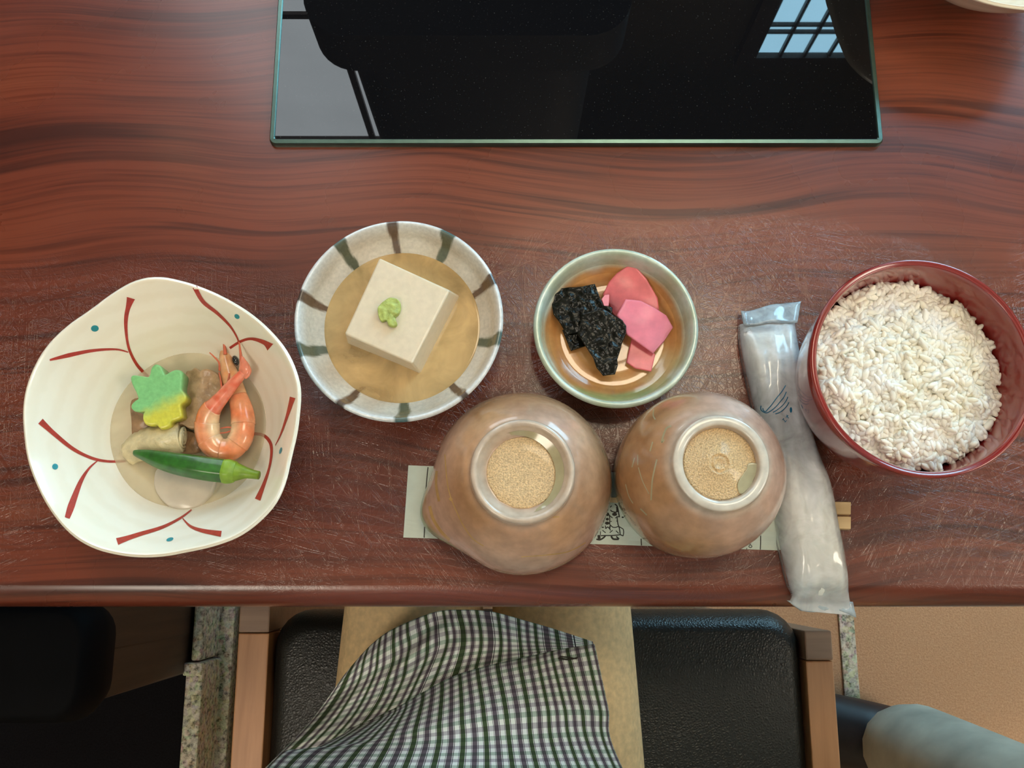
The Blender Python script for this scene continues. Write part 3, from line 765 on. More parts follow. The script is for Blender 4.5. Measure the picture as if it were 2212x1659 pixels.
rip = lambda f, a: (lambda q, c: a * math.sin((q.x - c.x) * f + (q.y - c.y) * f * 0.6))
food(slab(c3([(1000,255),(860,345),(790,420),(735,530),(800,620),(830,700),(960,800),(1100,650),(1250,690),(1235,570),(1130,400)]), 0.0135, 0.0119, 0.0005, 0.0010, 60, 21, tilt=(0.10, 0.12), n=4, closed_spline=False),
     'pickle_slice', M['pickle2'], 'large rose pink pickle slice leaning on the dish wall', 'pickle')
food(slab(c3([(1000,930),(950,1160),(1030,1215),(1180,1245),(1215,1090),(1150,1000)]), 0.0118, 0.0098, 0.0005, 0.0006, 60, 23, n=4, closed_spline=False),
     'pickle_slice', M['pickle2'], 'small square pickle slice under the bright pink one', 'pickle')
food(slab(c3([(940,590),(1080,598),(1200,655),(1320,725),(1385,830),(1300,960),(1200,1072),(1080,990),(955,905),(860,730)]), 0.0175, 0.0158, 0.0005, 0.0008, 60, 25, tilt=(-0.08, 0.10), n=4, closed_spline=False),
     'pickle_slice', M['pickle'], 'bright pink curled pickle slice on top of the others', 'pickle')
food(slab(c3([(750,540),(792,535),(788,642),(745,645),(722,575)]), 0.0175, 0.0120, 0.0006, 0.0003, 80, 27, n=4, closed_spline=False),
     'pickle_slice', M['pickle'], 'thin pink pickle sliver beside the kelp', 'pickle')
food(slab(c3([(360,860),(440,1052),(572,1010),(570,900),(480,850)]), 0.0125, 0.0095, 0.0004, 0.0010, 300, 31, n=10, rr=26, closed_spline=False),
     'kelp_piece', M['kelp'], 'small black kelp corner poking out below the others', 'kelp')
food(slab(c3([(265,500),(340,470),(550,465),(575,455),(660,440),(690,530),(735,645),(820,662),(810,760),(640,860),(400,900),(345,800),(280,710),(262,600)]), 0.0160, 0.0125, 0.0004, 0.0013, 260, 33, n=10, rr=26, tilt=(0.1, 0), closed_spline=False),
     'kelp_piece', M['kelp'], 'wide wrinkled black kelp piece against the dish wall', 'kelp')
food(slab(c3([(540,720),(740,680),(830,740),(905,780),(945,830),(945,900),(905,1000),(895,1050),(868,1130),(876,1180),(850,1262),(740,1272),(680,1200),(650,1120),(590,1030),(500,900)]), 0.0190, 0.0155, 0.0004, 0.0012, 240, 35, n=10, rr=26, tilt=(0.05, 0.15), closed_spline=False),
     'kelp_piece', M['kelp'], 'long dark green kelp piece lying on top, touching the pickle', 'kelp')

# ---- red rice bowl and rice
M['lacquer'] = simple('red_lacquer', S(132, 34, 30), 0.18, 0.05, 30, coat=0.8)
BH = 0.075; cb = P(1994, 790.5, BH); cb = Vector((cb.x, cb.y, TW)); Rb = 243 * M_PX(1994, 790, BH)
pbo = [(0.0, 0.004), (0.022, 0.004), (0.0235, 0.0), (0.0265, 0.0), (0.0275, 0.004), (0.036, 0.010), (0.0445, 0.020), (0.050, 0.033), (0.0532, 0.050), (Rb - .0004, BH - .003)]
pbi = [(Rb, BH - .0012), (Rb - .0007, BH), (Rb - .0022, BH - .0004), (Rb - .0036, BH - .003), (0.0502, 0.050), (0.047, 0.034), (0.041, 0.021), (0.032, 0.012), (0.016, 0.008), (0.0, 0.0078)]
rb = empty('rice_bowl', cb, 'deep red lacquered rice bowl filled with white rice', 'bowl')
MB().lathe(cb, pts_spline(pbo, 3)[:-1] + pts_spline(pbi, 4), 128).build('bowl_body', M['lacquer'], rb)
random.seed(7)
m, nt, b = new_mat('cooked_rice')
f = tex_noise(nt, coords(nt), 45, 3)
put(nt, b, 'Base Color', ramp(nt, f, [(0.3, S(236, 229, 208)), (0.7, S(250, 248, 242))]))
put(nt, b, 'Roughness', 0.5); put(nt, b, 'Specular IOR Level', 0.35)
put(nt, b, 'Subsurface Weight', 0.35); put(nt, b, 'Subsurface Radius', (0.0012, 0.0011, 0.0009)); put(nt, b, 'Subsurface Scale', 1.0)
M['rice'] = m
def rice_h(x, y):
    r2 = (x * x + y * y) / (0.049 ** 2)
    return 0.0535 + 0.0085 * (1 - r2) + 0.0034 * nz(x * 75, y * 75, 4) + 0.0022 * nz(x * 160, y * 160, 9) + 0.010 * (-x * 0.5 + y * 0.2)
mb = MB(); rings = []
for sc in (1.0, 0.95, 0.85, 0.7, 0.5, 0.3, 0.1, 0.0):
    rings.append([cb + Vector((math.cos(a) * 0.0485 * sc, math.sin(a) * 0.0485 * sc, rice_h(math.cos(a) * 0.0485 * sc, math.sin(a) * 0.0485 * sc) - 0.0009)) for a in [2 * math.pi * k / 64 for k in range(64)]])
rings.insert(0, [cb + Vector((math.cos(a) * 0.040, math.sin(a) * 0.040, 0.030)) for a in [2 * math.pi * k / 64 for k in range(64)]])
mb.ring_loft(rings)
gprof = [(-1.0, 0.0), (-0.86, 0.52), (-0.45, 0.92), (0.05, 1.0), (0.5, 0.88), (0.88, 0.48), (1.0, 0.0)]
for i in range(2600):
    r = 0.0490 * math.sqrt(random.random()); a = random.random() * 2 * math.pi
    x, y = r * math.cos(a), r * math.sin(a)
    L = random.uniform(0.0030, 0.0043); Rg = random.uniform(0.00150, 0.00195)
    z = rice_h(x, y) + random.uniform(-0.0020, 0.0008)
    yaw = random.random() * 2 * math.pi; pitch = random.gauss(0, 0.30)
    d = Vector((math.cos(yaw) * math.cos(pitch), math.sin(yaw) * math.cos(pitch), math.sin(pitch)))
    sd = d.cross(Vector((0, 0, 1))).normalized(); up = sd.cross(d)
    c0 = cb + Vector((x, y, z)); bend = random.uniform(-0.0004, 0.0004)
    ph = random.random()
    mb.ring_loft([[c0 + d * (t * L) + sd * (bend * t * t) + (sd * math.cos(ph + k * math.pi / 3) + up * math.sin(ph + k * math.pi / 3)) * (Rg * max(q, 0.02)) for k in range(6)] for t, q in gprof])
o = mb.build('rice', M['rice']); tag(o, 'mound of cooked white rice filling the red bowl', 'rice', kind='stuff')

# ---- chopsticks in their paper sleeve
M['birch'] = wood_plain('pale_chopstick_wood', S(206, 172, 124), S(228, 198, 152), 0.6, 0)
M['paper'] = simple('sleeve_paper', S(196, 204, 192), 0.75, 0.03, 120, 0.08)
M['ink'] = simple('brown_black_ink', S(44, 38, 30), 0.7, 0.15, 300)
cs = empty('chopsticks', P(1400, 1110, 0.0), 'pair of joined disposable wooden chopsticks poking out of the paper sleeve', 'chopsticks')
for y0, y1 in ((1083, 1113.6), (1114.4, 1145)):
    rg = []
    for x in (1010, 1836):
        dy = (x - 1836) * 0.027
        a, b_ = P(x, y1 + dy + (0 if x > 1500 else -6), .002), P(x, y0 + dy + (0 if x > 1500 else 6), .002)
        rg.append([Vector((a.x, a.y, TAB + .0004)), Vector((b_.x, b_.y, TAB + .0004)), Vector((b_.x, b_.y - .0006, TAB + .0033)), Vector((a.x, a.y + .0006, TAB + .0033))])
    MB().ring_loft(rg, True, True, True).build('chopstick', M['birch'], cs, smooth_=False)
rg = []
for i in range(25):
    t = i / 24
    tl = lerp(882, 1752, t), lerp(1005, 1034, t); bl = lerp(871, 1744, t), lerp(1161, 1191, t)
    row = []
    for j in range(17):
        s_ = j / 16; q = P(lerp(tl[0], bl[0], s_), lerp(tl[1], bl[1], s_), 0.001)
        bulge = 0.0034 * smooth(0.22, 0.5, s_) * (1 - smooth(0.72, 0.96, s_)) * smooth(0.0, 0.12, t)
        row.append(Vector((q.x, q.y, TAB + 0.0005 + bulge + 0.00012 * nz(q.x * 60, q.y * 60, 2))))
    under = [Vector((p.x, p.y, max(TAB + 0.0002, p.z - 0.00022))) for p in reversed(row)]
    rg.append(row + under)
slv = empty('chopstick_sleeve', P(1300, 1100, 0.0), 'pale printed paper chopstick sleeve lying under the upturned cups', 'paper sleeve')
smb = MB().ring_loft(rg, True, True, True); paper = smb.build('paper', M['paper'], slv, smooth_=False)
stree = smb.bvh()
def inks(cr, k, lines, name='ink_drawing', mat='ink', tree_=None, parent=None, off=0.00009):
    mb = MB()
    for pts, w_ in lines:
        if w_ == 'o':
            (x, y), = cr([pts[0][:2]]); s_ = blob(tree_ or stree, (x, y), pts[0][2] * k, pts[0][3] * k, 0, off)
        else: s_ = stroke(tree_ or stree, cr(pts), w_ * k, off, 5)
        if s_:
            base = len(mb.v); mb.v += s_.v; mb.f += [tuple(i + base for i in f) for f in s_.f]
    if mb.v: mb.build(name, M[mat], parent or paper)
inks(crop(1270, 1060, .07836), .07836, [
    ([(740,370),(800,420),(830,520),(850,640),(870,720)], 34), ([(800,440),(806,520),(800,590)], 52), ([(620,530),(660,570),(740,590),(800,590)], 30),
    ([(735,650,70,48)], 'o'), ([(800,700),(810,800),(830,930),(860,1010),(880,1120),(890,1210)], 30),
    ([(600,930),(680,1000),(760,1010),(850,990),(975,1060)], 26), ([(975,1060),(984,1150),(970,1245)], 26), ([(975,1245),(890,1210)], 30),
    ([(350,1240),(480,1235),(640,1235),(780,1225),(890,1210)], 30), ([(590,660),(602,780),(600,930)], 28), ([(820,715),(880,720)], 30),
    ([(540,650,46,52)], 'o'), ([(535,785,44,38)], 'o'), ([(530,895,62,44)], 'o'), ([(480,960),(490,1050)], 26), ([(610,960),(600,1050)], 36), ([(490,1045),(545,1000),(600,1050)], 30),
    ([(595,1040),(625,1095)], 26), ([(230,1335),(330,1352),(430,1295),(480,1240)], 44), ([(300,1220),(310,1330)], 80), ([(640,1250),(700,1330),(850,1335)], 52), ([(780,1260),(860,1330)], 40),
    ([(345,1120),(345,1220)], 22), ([(400,1090),(490,1160)], 24), ([(600,1155),(680,1090)], 24), ([(770,1100),(850,1178)], 24), ([(620,250),(700,320)], 24), ([(600,690),(680,752)], 24), ([(610,460),(655,415)], 24),
    ([(750,755),(800,730)], 24), ([(790,830),(825,840)], 40), ([(620,850),(655,845)], 24), ([(960,732,34,22)], 'o'), ([(1465,1320),(1470,1420),(1478,1525)], 30), ([(410,1008,34,18)], 'o')], parent=paper)
inks(crop(1560, 1100, .0633), .0633, [
    ([(1345,310),(1330,500),(1312,800),(1310,1100),(1300,1380)], 36), ([(600,1050),(590,1200),(565,1370)], 30), ([(845,1020),(780,1090),(720,1160),(785,1270)], 34),
    ([(962,1000),(972,1075)], 30), ([(870,1090),(1090,1068)], 32), ([(935,1140),(992,1136)], 26), ([(930,1192),(985,1186)], 26),
    ([(910,1270),(940,1225),(1000,1240),(1010,1285),(965,1310),(915,1290),(910,1265)], 26), ([(920,815),(1012,808)], 30), ([(985,815),(985,880),(930,940)], 34), ([(965,880),(1000,930)], 34),
    ([(828,870),(836,950)], 28), ([(1135,578),(1220,550)], 30), ([(1170,560),(1176,620)], 26), ([(838,1325),(842,1380)], 28), ([(310,1300),(326,1350)], 26), ([(245,1310),(245,1360)], 20)], 'ink_lettering', parent=paper)
inks(crop(860, 840, .2532), .2532, [([(255,668),(240,830),(235,970),(222,1270)], 9)], 'ink_line', parent=paper)

# ---- upturned pouring bowl and teacup
CUP = 0.0041
M['cup'] = attr_mat('brown_wood_fired_glaze', 0.26, 160, 0.10, 0.05, coat=0.55)
M['raw_clay'] = simple('glittering_bare_clay', S(220, 186, 136), 0.24, 0.20, 1300, 0.7, coat=0.3, spec=0.8, dist=0.0012)
M['foot_white'] = simple('pale_foot_ring', S(206, 184, 166), 0.35, 0.06, 200, 0.06, coat=0.4)
M['clear_glaze'] = simple('greenish_glaze_patch', S(168, 158, 124), 0.15, 0.05, 200, coat=0.6)
cp = P(1126, 1045, CUP); cp = Vector((cp.x, cp.y, TAB + CUP)); Rp = 193 * M_PX(1126, 1045, CUP)
spout_a = math.atan2(P(922, 1122, CUP).y - cp.y, P(922, 1122, CUP).x - cp.x)
def spout(a, r, z):
    d = abs((a - spout_a + math.pi) % (2 * math.pi) - math.pi)
    if r < 0.03: return r, z
    g = math.exp(-(d / 0.30) ** 2) * math.exp(-(z / 0.017) ** 2)
    f = -0.0012 * math.exp(-((d - 0.62) / 0.22) ** 2) * math.exp(-(z / 0.02) ** 2)
    return r + 0.0092 * g + f, z
pco = [(Rp - .0045, 0.002), (Rp - .0032, 0.0002), (Rp - .0016, 0.0), (Rp - .0003, 0.0014), (Rp, 0.005), (Rp - .0006, 0.012), (Rp - .0030, 0.023), (Rp - .0085, 0.037), (Rp - .0155, 0.0475), (0.0300, 0.0540), (0.0268, 0.0565), (0.0262, 0.0600), (0.0256, 0.0640), (0.0244, 0.0652), (0.0228, 0.0648), (0.0215, 0.0625), (0.0188, 0.0592), (0.0174, 0.0585), (0.010, 0.0583), (0.0, 0.0583)]
pci = [(0.0, 0.0530), (0.016, 0.0520), (0.030, 0.0450), (0.040, 0.0330), (Rp - .0058, 0.016), (Rp - .0048, 0.006)]
def glaze_cup(center, H, R, seed, foot_r):
    def f(v):
        p = v - center; h = p.z; a = math.atan2(p.y, p.x); r = math.hypot(p.x, p.y)
        n_ = nz(p.x * 45 + seed, p.y * 45, h * 45); n2 = nz(p.x * 14 + seed, p.y * 14, h * 14)
        c = cmix(S(160, 114, 74), S(196, 150, 110), 0.5 + 0.9 * n_ + 0.4 * n2)
        c = cmix(c, S(202, 166, 146), smooth(-0.1, 0.5, n2 + 0.2))
        drip = 0.010 + 0.006 * nz(math.cos(a) * 1.6 + seed, math.sin(a) * 1.6, 2) + 0.002 * nz(math.cos(a) * 6, math.sin(a) * 6, seed)
        c = cmix(c, S(176, 140, 88), (1 - smooth(0.0, 0.0012, abs(h - drip - 0.004))) * 0.7)
        c = cmix(S(118, 134, 92), c, smooth(0.006, 0.014 + 0.006 * n_, h))
        c = cmix(c, S(196, 176, 158), smooth(H - 0.011, H - 0.003, h) * (1 - smooth(foot_r + 0.002, foot_r + 0.005, r)))
        return c
    return f
pk = empty('pouring_bowl', cp, 'brown glazed pouring bowl with a spout turned upside down on the sleeve', 'pouring bowl')
mb = MB().lathe(cp, pts_spline(pco, 4)[:-1] + pts_spline(pci, 3) + [(Rp - .0045, 0.002)], 200, spout)
paint_cols(mb, glaze_cup(cp, 0.065, Rp, 3.1, 0.0262)); pbody = mb.build('bowl_body', M['cup'], pk)
MB().lathe(cp, [(0.0178, 0.0580), (0.0178, 0.0588), (0.0172, 0.0591), (0.010, 0.0590), (0.0, 0.0590)], 96, lambda a, r, z: (r * (1 + 0.03 * nz(math.cos(a) * 3, math.sin(a) * 3)), z)).build('bare_clay_base', M['raw_clay'], pk)
mb = MB(); ri = []
for k in range(40):                               # thick glaze that ran into the foot, crescent shaped
    t = k / 39; a = math.radians(lerp(-75, 112, t)); w_ = 0.0030 * math.sin(math.pi * t) ** 0.6 + 0.0002
    row = []
    for j in range(5):
        r = 0.0206 - w_ * (j / 4) * 1.35; row.append(cp + Vector((math.cos(a) * r, math.sin(a) * r, 0.0596 + 0.0016 * (1 - j / 4) + 0.0003)))
    ri.append(row)
mb.ring_loft(ri, False).build('glaze_run', M['clear_glaze'], pk)

M['tan_glaze'] = simple('tan_glaze_drip', S(196, 156, 98), 0.2, 0.1, 200, coat=0.5)
ptree = MB().lathe(cp, pts_spline(pco, 4), 200, spout).bvh()
inks(crop(860, 840, .2532), .2532, [([(400,560),(410,700),(425,830),(455,940),(500,1050),(560,1170),(640,1280),(730,1340)], 9), ([(1050,1432),(1250,1418),(1450,1388),(1600,1310)], 8), ([(270,1000),(300,1110),(370,1220),(440,1290)], 26), ([(330,700),(325,820),(350,960)], 22), ([(440,930),(460,950)], 26), ([(1320,1095),(1375,1090)], 10)], 'glaze_drip', 'tan_glaze', ptree, pbody, 0.00008)
cc = P(1492, 1034, CUP); cc = Vector((cc.x, cc.y, TAB + CUP)); Rc = 169 * M_PX(1492, 1034, CUP)
tco = [(Rc - .0040, 0.002), (Rc - .0030, 0.0002), (Rc - .0016, 0.0), (Rc - .0003, 0.0016), (Rc, 0.008), (Rc + .0002, 0.022), (Rc - .0012, 0.036), (Rc - .0062, 0.0505), (Rc - .0125, 0.0605), (0.0268, 0.0665), (0.0243, 0.0690), (0.0236, 0.0715), (0.0231, 0.0738), (0.0218, 0.0744), (0.0196, 0.0744), (0.0184, 0.0736), (0.0178, 0.0712), (0.0170, 0.0702), (0.010, 0.0698), (0.0, 0.0697)]
tci = [(0.0, 0.0640), (0.016, 0.0620), (0.028, 0.0540), (0.036, 0.040), (Rc - .0050, 0.020), (Rc - .0044, 0.006)]
tc_ = empty('teacup', cc, 'tall brown glazed teacup turned upside down beside the pouring bowl', 'teacup')
mb = MB().lathe(cc, pts_spline(tco, 4)[:-1] + pts_spline(tci, 3) + [(Rc - .0040, 0.002)], 200)
base_f = glaze_cup(cc, 0.0744, Rc, 8.4, 0.0236)
tips = [(0.62, 0.03, 0.045), (0.70, 0.045, 0.06)]
paint_cols(mb, lambda v: cmix(base_f(v), S(206, 196, 182), (1 - smooth(0.0235, 0.0242, math.hypot(v.x - cc.x, v.y - cc.y))) * smooth(0.0735, 0.0742, v.z - cc.z)))
cbody = mb.build('cup_body', M['cup'], tc_)
ttree = mb.bvh()
inks(crop(1260, 840, .229), .229, [([(765,480),(740,500),(780,380),(830,352)], 16), ([(665,190),(660,250),(680,290)], 12), ([(630,590),(655,500)], 12), ([(695,665),(670,770),(650,880),(640,1050)], 14), ([(515,620),(515,720)], 8), ([(460,740),(485,650)], 10), ([(520,740),(560,870),(620,990)], 8), ([(400,900),(430,1010),(470,1080)], 8), ([(540,1130),(600,1190)], 12)],
     'glaze_scratch', 'clear_glaze', ttree, cbody, 0.00008)
MB().lathe(cc, [(0.0176, 0.0692), (0.0176, 0.0704), (0.0168, 0.0707), (0.0062, 0.0706), (0.0055, 0.0712), (0.0048, 0.0712), (0.0044, 0.0704), (0.0036, 0.0704), (0.0032, 0.0712), (0.0026, 0.0713), (0.0020, 0.0706), (0.0, 0.0706)], 96,
           lambda a, r, z: (r * (1 + (0.05 * nz(math.cos(a) * 2, math.sin(a) * 2, 5) if r < .008 else 0)), z)).build('stamped_base', M['raw_clay'], tc_)
(qx, qy), = crop(1260, 840, .229)([(1540, 850)])
pat = slab(crop(1260, 840, .229)([(1560,705),(1640,705),(1640,780),(1600,870),(1585,910),(1500,990),(1465,970),(1455,900),(1490,830),(1540,760)]), CUP + 0.0712, CUP + 0.0700, 0.0002, 0, n=4)
pat.build('glaze_patch', M['clear_glaze'], tc_)

# ---- wet towel packet
M['towel'] = simple('white_towel', S(240, 240, 232), 0.9, 0.03, 300, 0.3)
M['film'] = clear_mat('clear_wrapper_film', (0.985, 0.99, 1.0, 1), S(246, 249, 252), 0.45, 0.06, 1.5, bumpy=0.08, nscale=60)
M['film_seal'] = clear_mat('crimped_film_seal', (0.90, 0.95, 1.0, 1), S(206, 222, 232), 0.5, 0.10, 1.5, bumpy=0.15, nscale=120)
M['blue_print'] = simple('blue_print', S(36, 116, 150), 0.4, 0.08, 300)
tw = empty('towel_packet', P(1700, 1000, 0.0), 'white wet towel rolled in clear plastic wrap beside the red rice bowl', 'towel packet')
rows = [(1599,698,1723,690,.0050), (1599,720,1724,712,.0100), (1600,745,1725,735,.0140), (1607,785,1730,775,.0170), (1621,850,1737,838,.0180), (1637,920,1744,908,.0185), (1650,985,1766,972,.0185), (1664,1060,1795,1046,.0185), (1677,1147,1813,1138,.0185), (1691,1210,1826,1204,.0180), (1703,1260,1835,1256,.0150), (1714,1284,1840,1280,.0085), (1712,1298,1845,1302,.0030), (1716,1306,1847,1315,.0014), (1735,1320,1850,1331,.0012)]
rs = pts_spline(rows, 5)
def packet(i0, i1, inset, zs, nw, seed, wr):
    rings = []
    for i, r in enumerate(rs[i0:i1 + 1]):
        a, b_ = P(r[0], r[1], .006), P(r[2], r[3], .006); c = (a + b_) / 2; T = r[4] * zs
        ring = []
        for k in range(nw + 1):
            s_ = -1 + 2 * k / nw; e = math.copysign(abs(s_) ** 0.8, s_); p = c + (b_ - a) * 0.5 * e * inset
            z = TAB + 0.0008 + T * max(0.0, 1 - abs(s_) ** 3.0) ** 0.5
            wv = wr * (nz(p.x * 170 + seed, p.y * 32, 1) + 0.45 * nz(p.x * 420, p.y * 70, seed)) * min(1, T / 0.01)
            ring.append(Vector((p.x, p.y, max(TAB + 0.0006, z + wv))))
        for k in range(nw - 1, 0, -2):
            s_ = -1 + 2 * k / nw; p = c + (b_ - a) * 0.5 * s_ * inset * 0.96
            ring.append(Vector((p.x, p.y, TAB + 0.0005)))
        rings.append(ring)
    return MB().ring_loft(rings, True, True, True)
packet(6, 56, 0.88, 0.90, 24, 3, 0.0003).build('towel', M['towel'], tw)
fm = packet(0, len(rs) - 1, 1.0, 1.0, 32, 7, 0.0013); film = fm.build('film', M['film'], tw)
ftree = fm.bvh()
fl = MB(); rg = []
for i in range(7):
    t = i / 6; row = []
    for j in range(13):
        s_ = j / 12
        x = lerp(lerp(1604, 1734, s_), lerp(1606, 1722, s_), t); y = lerp(lerp(668, 646, s_), lerp(702, 696, s_), t) + 3 * math.sin(s_ * 9)
        q = P(x, y, .008); row.append(Vector((q.x, q.y, TAB + .0045 + .004 * t + .0008 * nz(s_ * 5, t * 2, 4))))
    rg.append(row + [p - Vector((0, 0, 0.0005)) for p in reversed(row)])
fl.ring_loft(rg, True, True, True).build('end_seal', M['film_seal'], tw)
rg = []
for i in range(7):
    t = i / 6; row = []
    for j in range(15):
        s_ = j / 14
        x = lerp(lerp(1708, 1843, s_), lerp(1733, 1850, s_), t) - (8 * (1 - s_) * (1 - t)); y = lerp(lerp(1297, 1300, s_), lerp(1320, 1332, s_), t) + (4 * math.sin(s_ * 7) - 6 * math.sin(s_ * math.pi)) * t
        q = P(x, y, .002); row.append(Vector((q.x, q.y, TAB + .0016 + .0012 * nz(s_ * 6, t * 2, 8))))
    rg.append(row + [p - Vector((0, 0, 0.0005)) for p in reversed(row)])
MB().ring_loft(rg, True, True, True).build('end_seal', M['film_seal'], tw)
inks(crop(1630, 820, .0663), .0663, [
    ([(1010,190),(900,370),(720,600),(560,820),(440,960),(360,1040),(290,1000),(280,930)], 30), ([(1030,400),(960,560),(850,700),(700,880),(560,1000),(400,1085),(270,1040),(205,950),(220,850)], 30),
    ([(1080,560),(1020,700),(900,850),(750,980),(600,1070)], 28), ([(1115,740),(1050,860),(930,990),(800,1080),(680,1120)], 30), ([(1180,990,40,92)], 'o'),
    ([(1050,1145),(1062,1205),(1112,1262)], 24), ([(1020,1232),(1098,1165)], 24), ([(900,1318),(955,1258)], 20), ([(930,1290),(1005,1378)], 22), ([(985,1395),(1045,1325)], 20)], 'printed_logo', 'blue_print', ftree, film, 0.00015)

# ---------------------------------------------------------------- floor edging and seats
FL = -TAB
def q3(px, py, z): return P(px, py, z - TAB)
up = empty('trim_1', q3(430, 1500, 0.0), kind='structure')
a, b_ = q3(412, 1420, .07), q3(432, 1428, .07)
box_obj('kerb_stone', (a.x, b_.y, -0.09), (b_.x, 0.6, 0.07), M['granite'], up, r=0.003)
a, b_ = q3(403, 1440, .07), q3(434, 1432, .07)
box_obj('kerb_stone', (a.x, -0.9, -0.09), (b_.x + .004, b_.y, 0.072), M['granite'], up, r=0.003)
a, b_ = q3(394, 1460, .075), q3(437, 1432, .075)
box_obj('kerb_stone', (a.x, a.y, 0.02), (b_.x, b_.y, 0.076), M['granite'], up, r=0.002)
a, b_ = q3(472, 1420, .001), q3(502, 1420, .001)
box_obj('edging_strip', (a.x - .03, -0.9, -0.04), (b_.x, 0.6, 0.003), M['granite'], up, r=0.001)
t2_ = empty('trim_2', q3(1832, 1420, 0.0), kind='structure')
a, b_ = q3(1818, 1420, .002), q3(1851, 1420, .002)
box_obj('edging_strip', (a.x, -0.9, -0.02), (b_.x, 0.6, 0.003), M['granite'], t2_, r=0.001)

m, nt, b = new_mat('black_leather'); v = coords(nt)
f = node(nt, 'TexVoronoi', {'Vector': v, 'Scale': 420.0}, feature='DISTANCE_TO_EDGE').outputs[0]
put(nt, b, 'Base Color', S(26, 27, 26)); put(nt, b, 'Roughness', 0.40); put(nt, b, 'Specular IOR Level', 0.5)
put(nt, b, 'Normal', bump(nt, f, 0.35, 0.0015)); M['leather'] = m
M['chair_wood'] = wood_plain('oiled_chair_wood', S(176, 126, 88), S(206, 154, 112), 0.4, 1)
M['chair_end'] = wood_plain('chair_end_grain', S(130, 104, 88), S(156, 128, 108), 0.35, 0)
SZ = 0.46
def cushion(x0, x1, y0, y1, z0, z1, r=0.03, edge=0.018):
    rings = []; n = 8
    for k in range(n + 1):
        a = math.pi * k / n / 2; ins = edge * (1 - math.cos(a)) ; z = lerp(z0, z1, 0.35) + (z1 - lerp(z0, z1, 0.35)) * math.sin(a)
        rings.append(rrect(x0 + ins, y0 + ins, x1 - ins, y1 - ins, max(0.006, r - ins * .5), z, 6))
    c = Vector(((x0 + x1) / 2, (y0 + y1) / 2, z1))
    last = rings[-1]
    for sc in (0.85, 0.6, 0.3, 0.02): rings.append([Vector((lerp(c.x, p.x, sc), lerp(c.y, p.y, sc), z1 + 0.006 * (1 - sc * sc))) for p in last])
    rings.insert(0, rrect(x0 + .004, y0 + .004, x1 - .004, y1 - .004, r, z0, 6))
    return MB().ring_loft(rings, True, True, True)
sx0, sx1 = q3(580, 1480, SZ - .01).x, q3(1742, 1480, SZ - .01).x; sy1 = q3(1500, 1317, SZ - .02).y; sy0 = sy1 - 0.45
ch = empty('dining_chair', ((sx0 + sx1) / 2, sy1 - .22, 0), 'wooden chair with black leather seat the plaid-shirted diner sits on', 'chair')
cushion(sx0, sx1, sy0, sy1, SZ - .055, SZ).build('seat', M['leather'], ch, angle=60)
for sgn, (pa, pb, yp) in ((-1, (506, 574, 1368)), (1, (1746, 1806, 1428))):
    xa, xb = q3(pa, 1500, SZ).x, q3(pb, 1500, SZ).x; yj = q3(1106, yp, SZ).y
    yf = q3(1106, 1362, SZ).y if sgn > 0 else sy1 + 0.01
    box_obj('front_leg', (xa, yj + .0006, 0.0), (xb, yf, SZ), M['chair_end'], ch, r=0.0015)
    box_obj('side_rail', (xa, sy0 - .02, SZ - .05), (xb, yj, SZ - .001), M['chair_wood'], ch, r=0.0012)
    box_obj('back_leg', (xa, sy0 - .055, 0.0), (xb, sy0 - .02, 0.92), M['chair_wood'], ch, r=0.0012)
box_obj('backrest', (sx0 + .01, sy0 - .055, 0.62), (sx1 - .01, sy0 - .025, 0.90), M['leather'], ch, r=0.008)
box_obj('front_rail', (sx0 - .005, sy1 - .05, SZ - .085), (sx1 + .005, sy1 - .03, SZ - .05), M['chair_wood'], ch, r=0.0012)

bn = empty('bench', q3(60, 1450, 0), 'low black leather bench in the dark aisle beyond the stone kerb', 'bench')
bx = q3(190, 1450, .40).x; by0 = q3(180, 1574, .40).y
M['leather_dim'] = simple('navy_black_leather', S(5, 6, 10), 0.7, 0.1, 60, 0.1, spec=0.1)
cushion(-1.30, bx, by0, -0.026, 0.34, 0.40, 0.03, 0.012).build('seat', M['leather_dim'], bn, angle=60)
for x in (-1.26, bx - .08):
    for y in (by0 + .01, -0.08): box_obj('leg', (x, y, -0.04), (x + .05, y + .05, 0.335), M['frame_dark'], bn)

# ---------------------------------------------------------------- people
M['skin'] = simple('skin', S(206, 158, 128), 0.5, 0.04, 40, sss=0.1)
M['hair'] = simple('dark_hair', S(26, 20, 17), 0.5, 0.3, 250, 0.4)
M['khaki'] = simple('khaki_twill', S(232, 202, 154), 0.9, 0.08, 220, 0.2)
M['jeans'] = simple('faded_grey_jeans', S(196, 194, 178), 0.9, 0.16, 16, 0.2)
M['shoe'] = simple('dark_shoe', S(40, 30, 32), 0.5, 0.2, 60)
M['sweater'] = simple('grey_knit', S(120, 126, 120), 0.95, 0.1, 300, 0.4)
m, nt, b = new_mat('green_grey_plaid')
uv = node(nt, 'TexCoord').outputs[2]; sep = node(nt, 'SeparateXYZ', {0: uv})
fu = math_n(nt, 'FRACT', math_n(nt, 'DIVIDE', sep.outputs[0], 0.0140)); fv = math_n(nt, 'FRACT', math_n(nt, 'DIVIDE', sep.outputs[1], 0.0104))
wh, gr, pu, dk = S(228, 235, 234), S(66, 84, 56), S(98, 90, 100), S(36, 36, 48)
ru = ramp(nt, fu, [(0.0, gr), (0.20, wh), (0.23, dk), (0.255, wh), (0.45, dk), (0.472, wh), (0.5, pu), (0.70, wh), (0.73, dk), (0.755, wh), (0.955, dk), (0.975, wh)], 'CONSTANT')
rv = ramp(nt, fv, [(0.0, S(190, 206, 196)), (0.25, S(255, 255, 252)), (0.5, S(200, 195, 204)), (0.75, S(255, 255, 255))], 'CONSTANT')
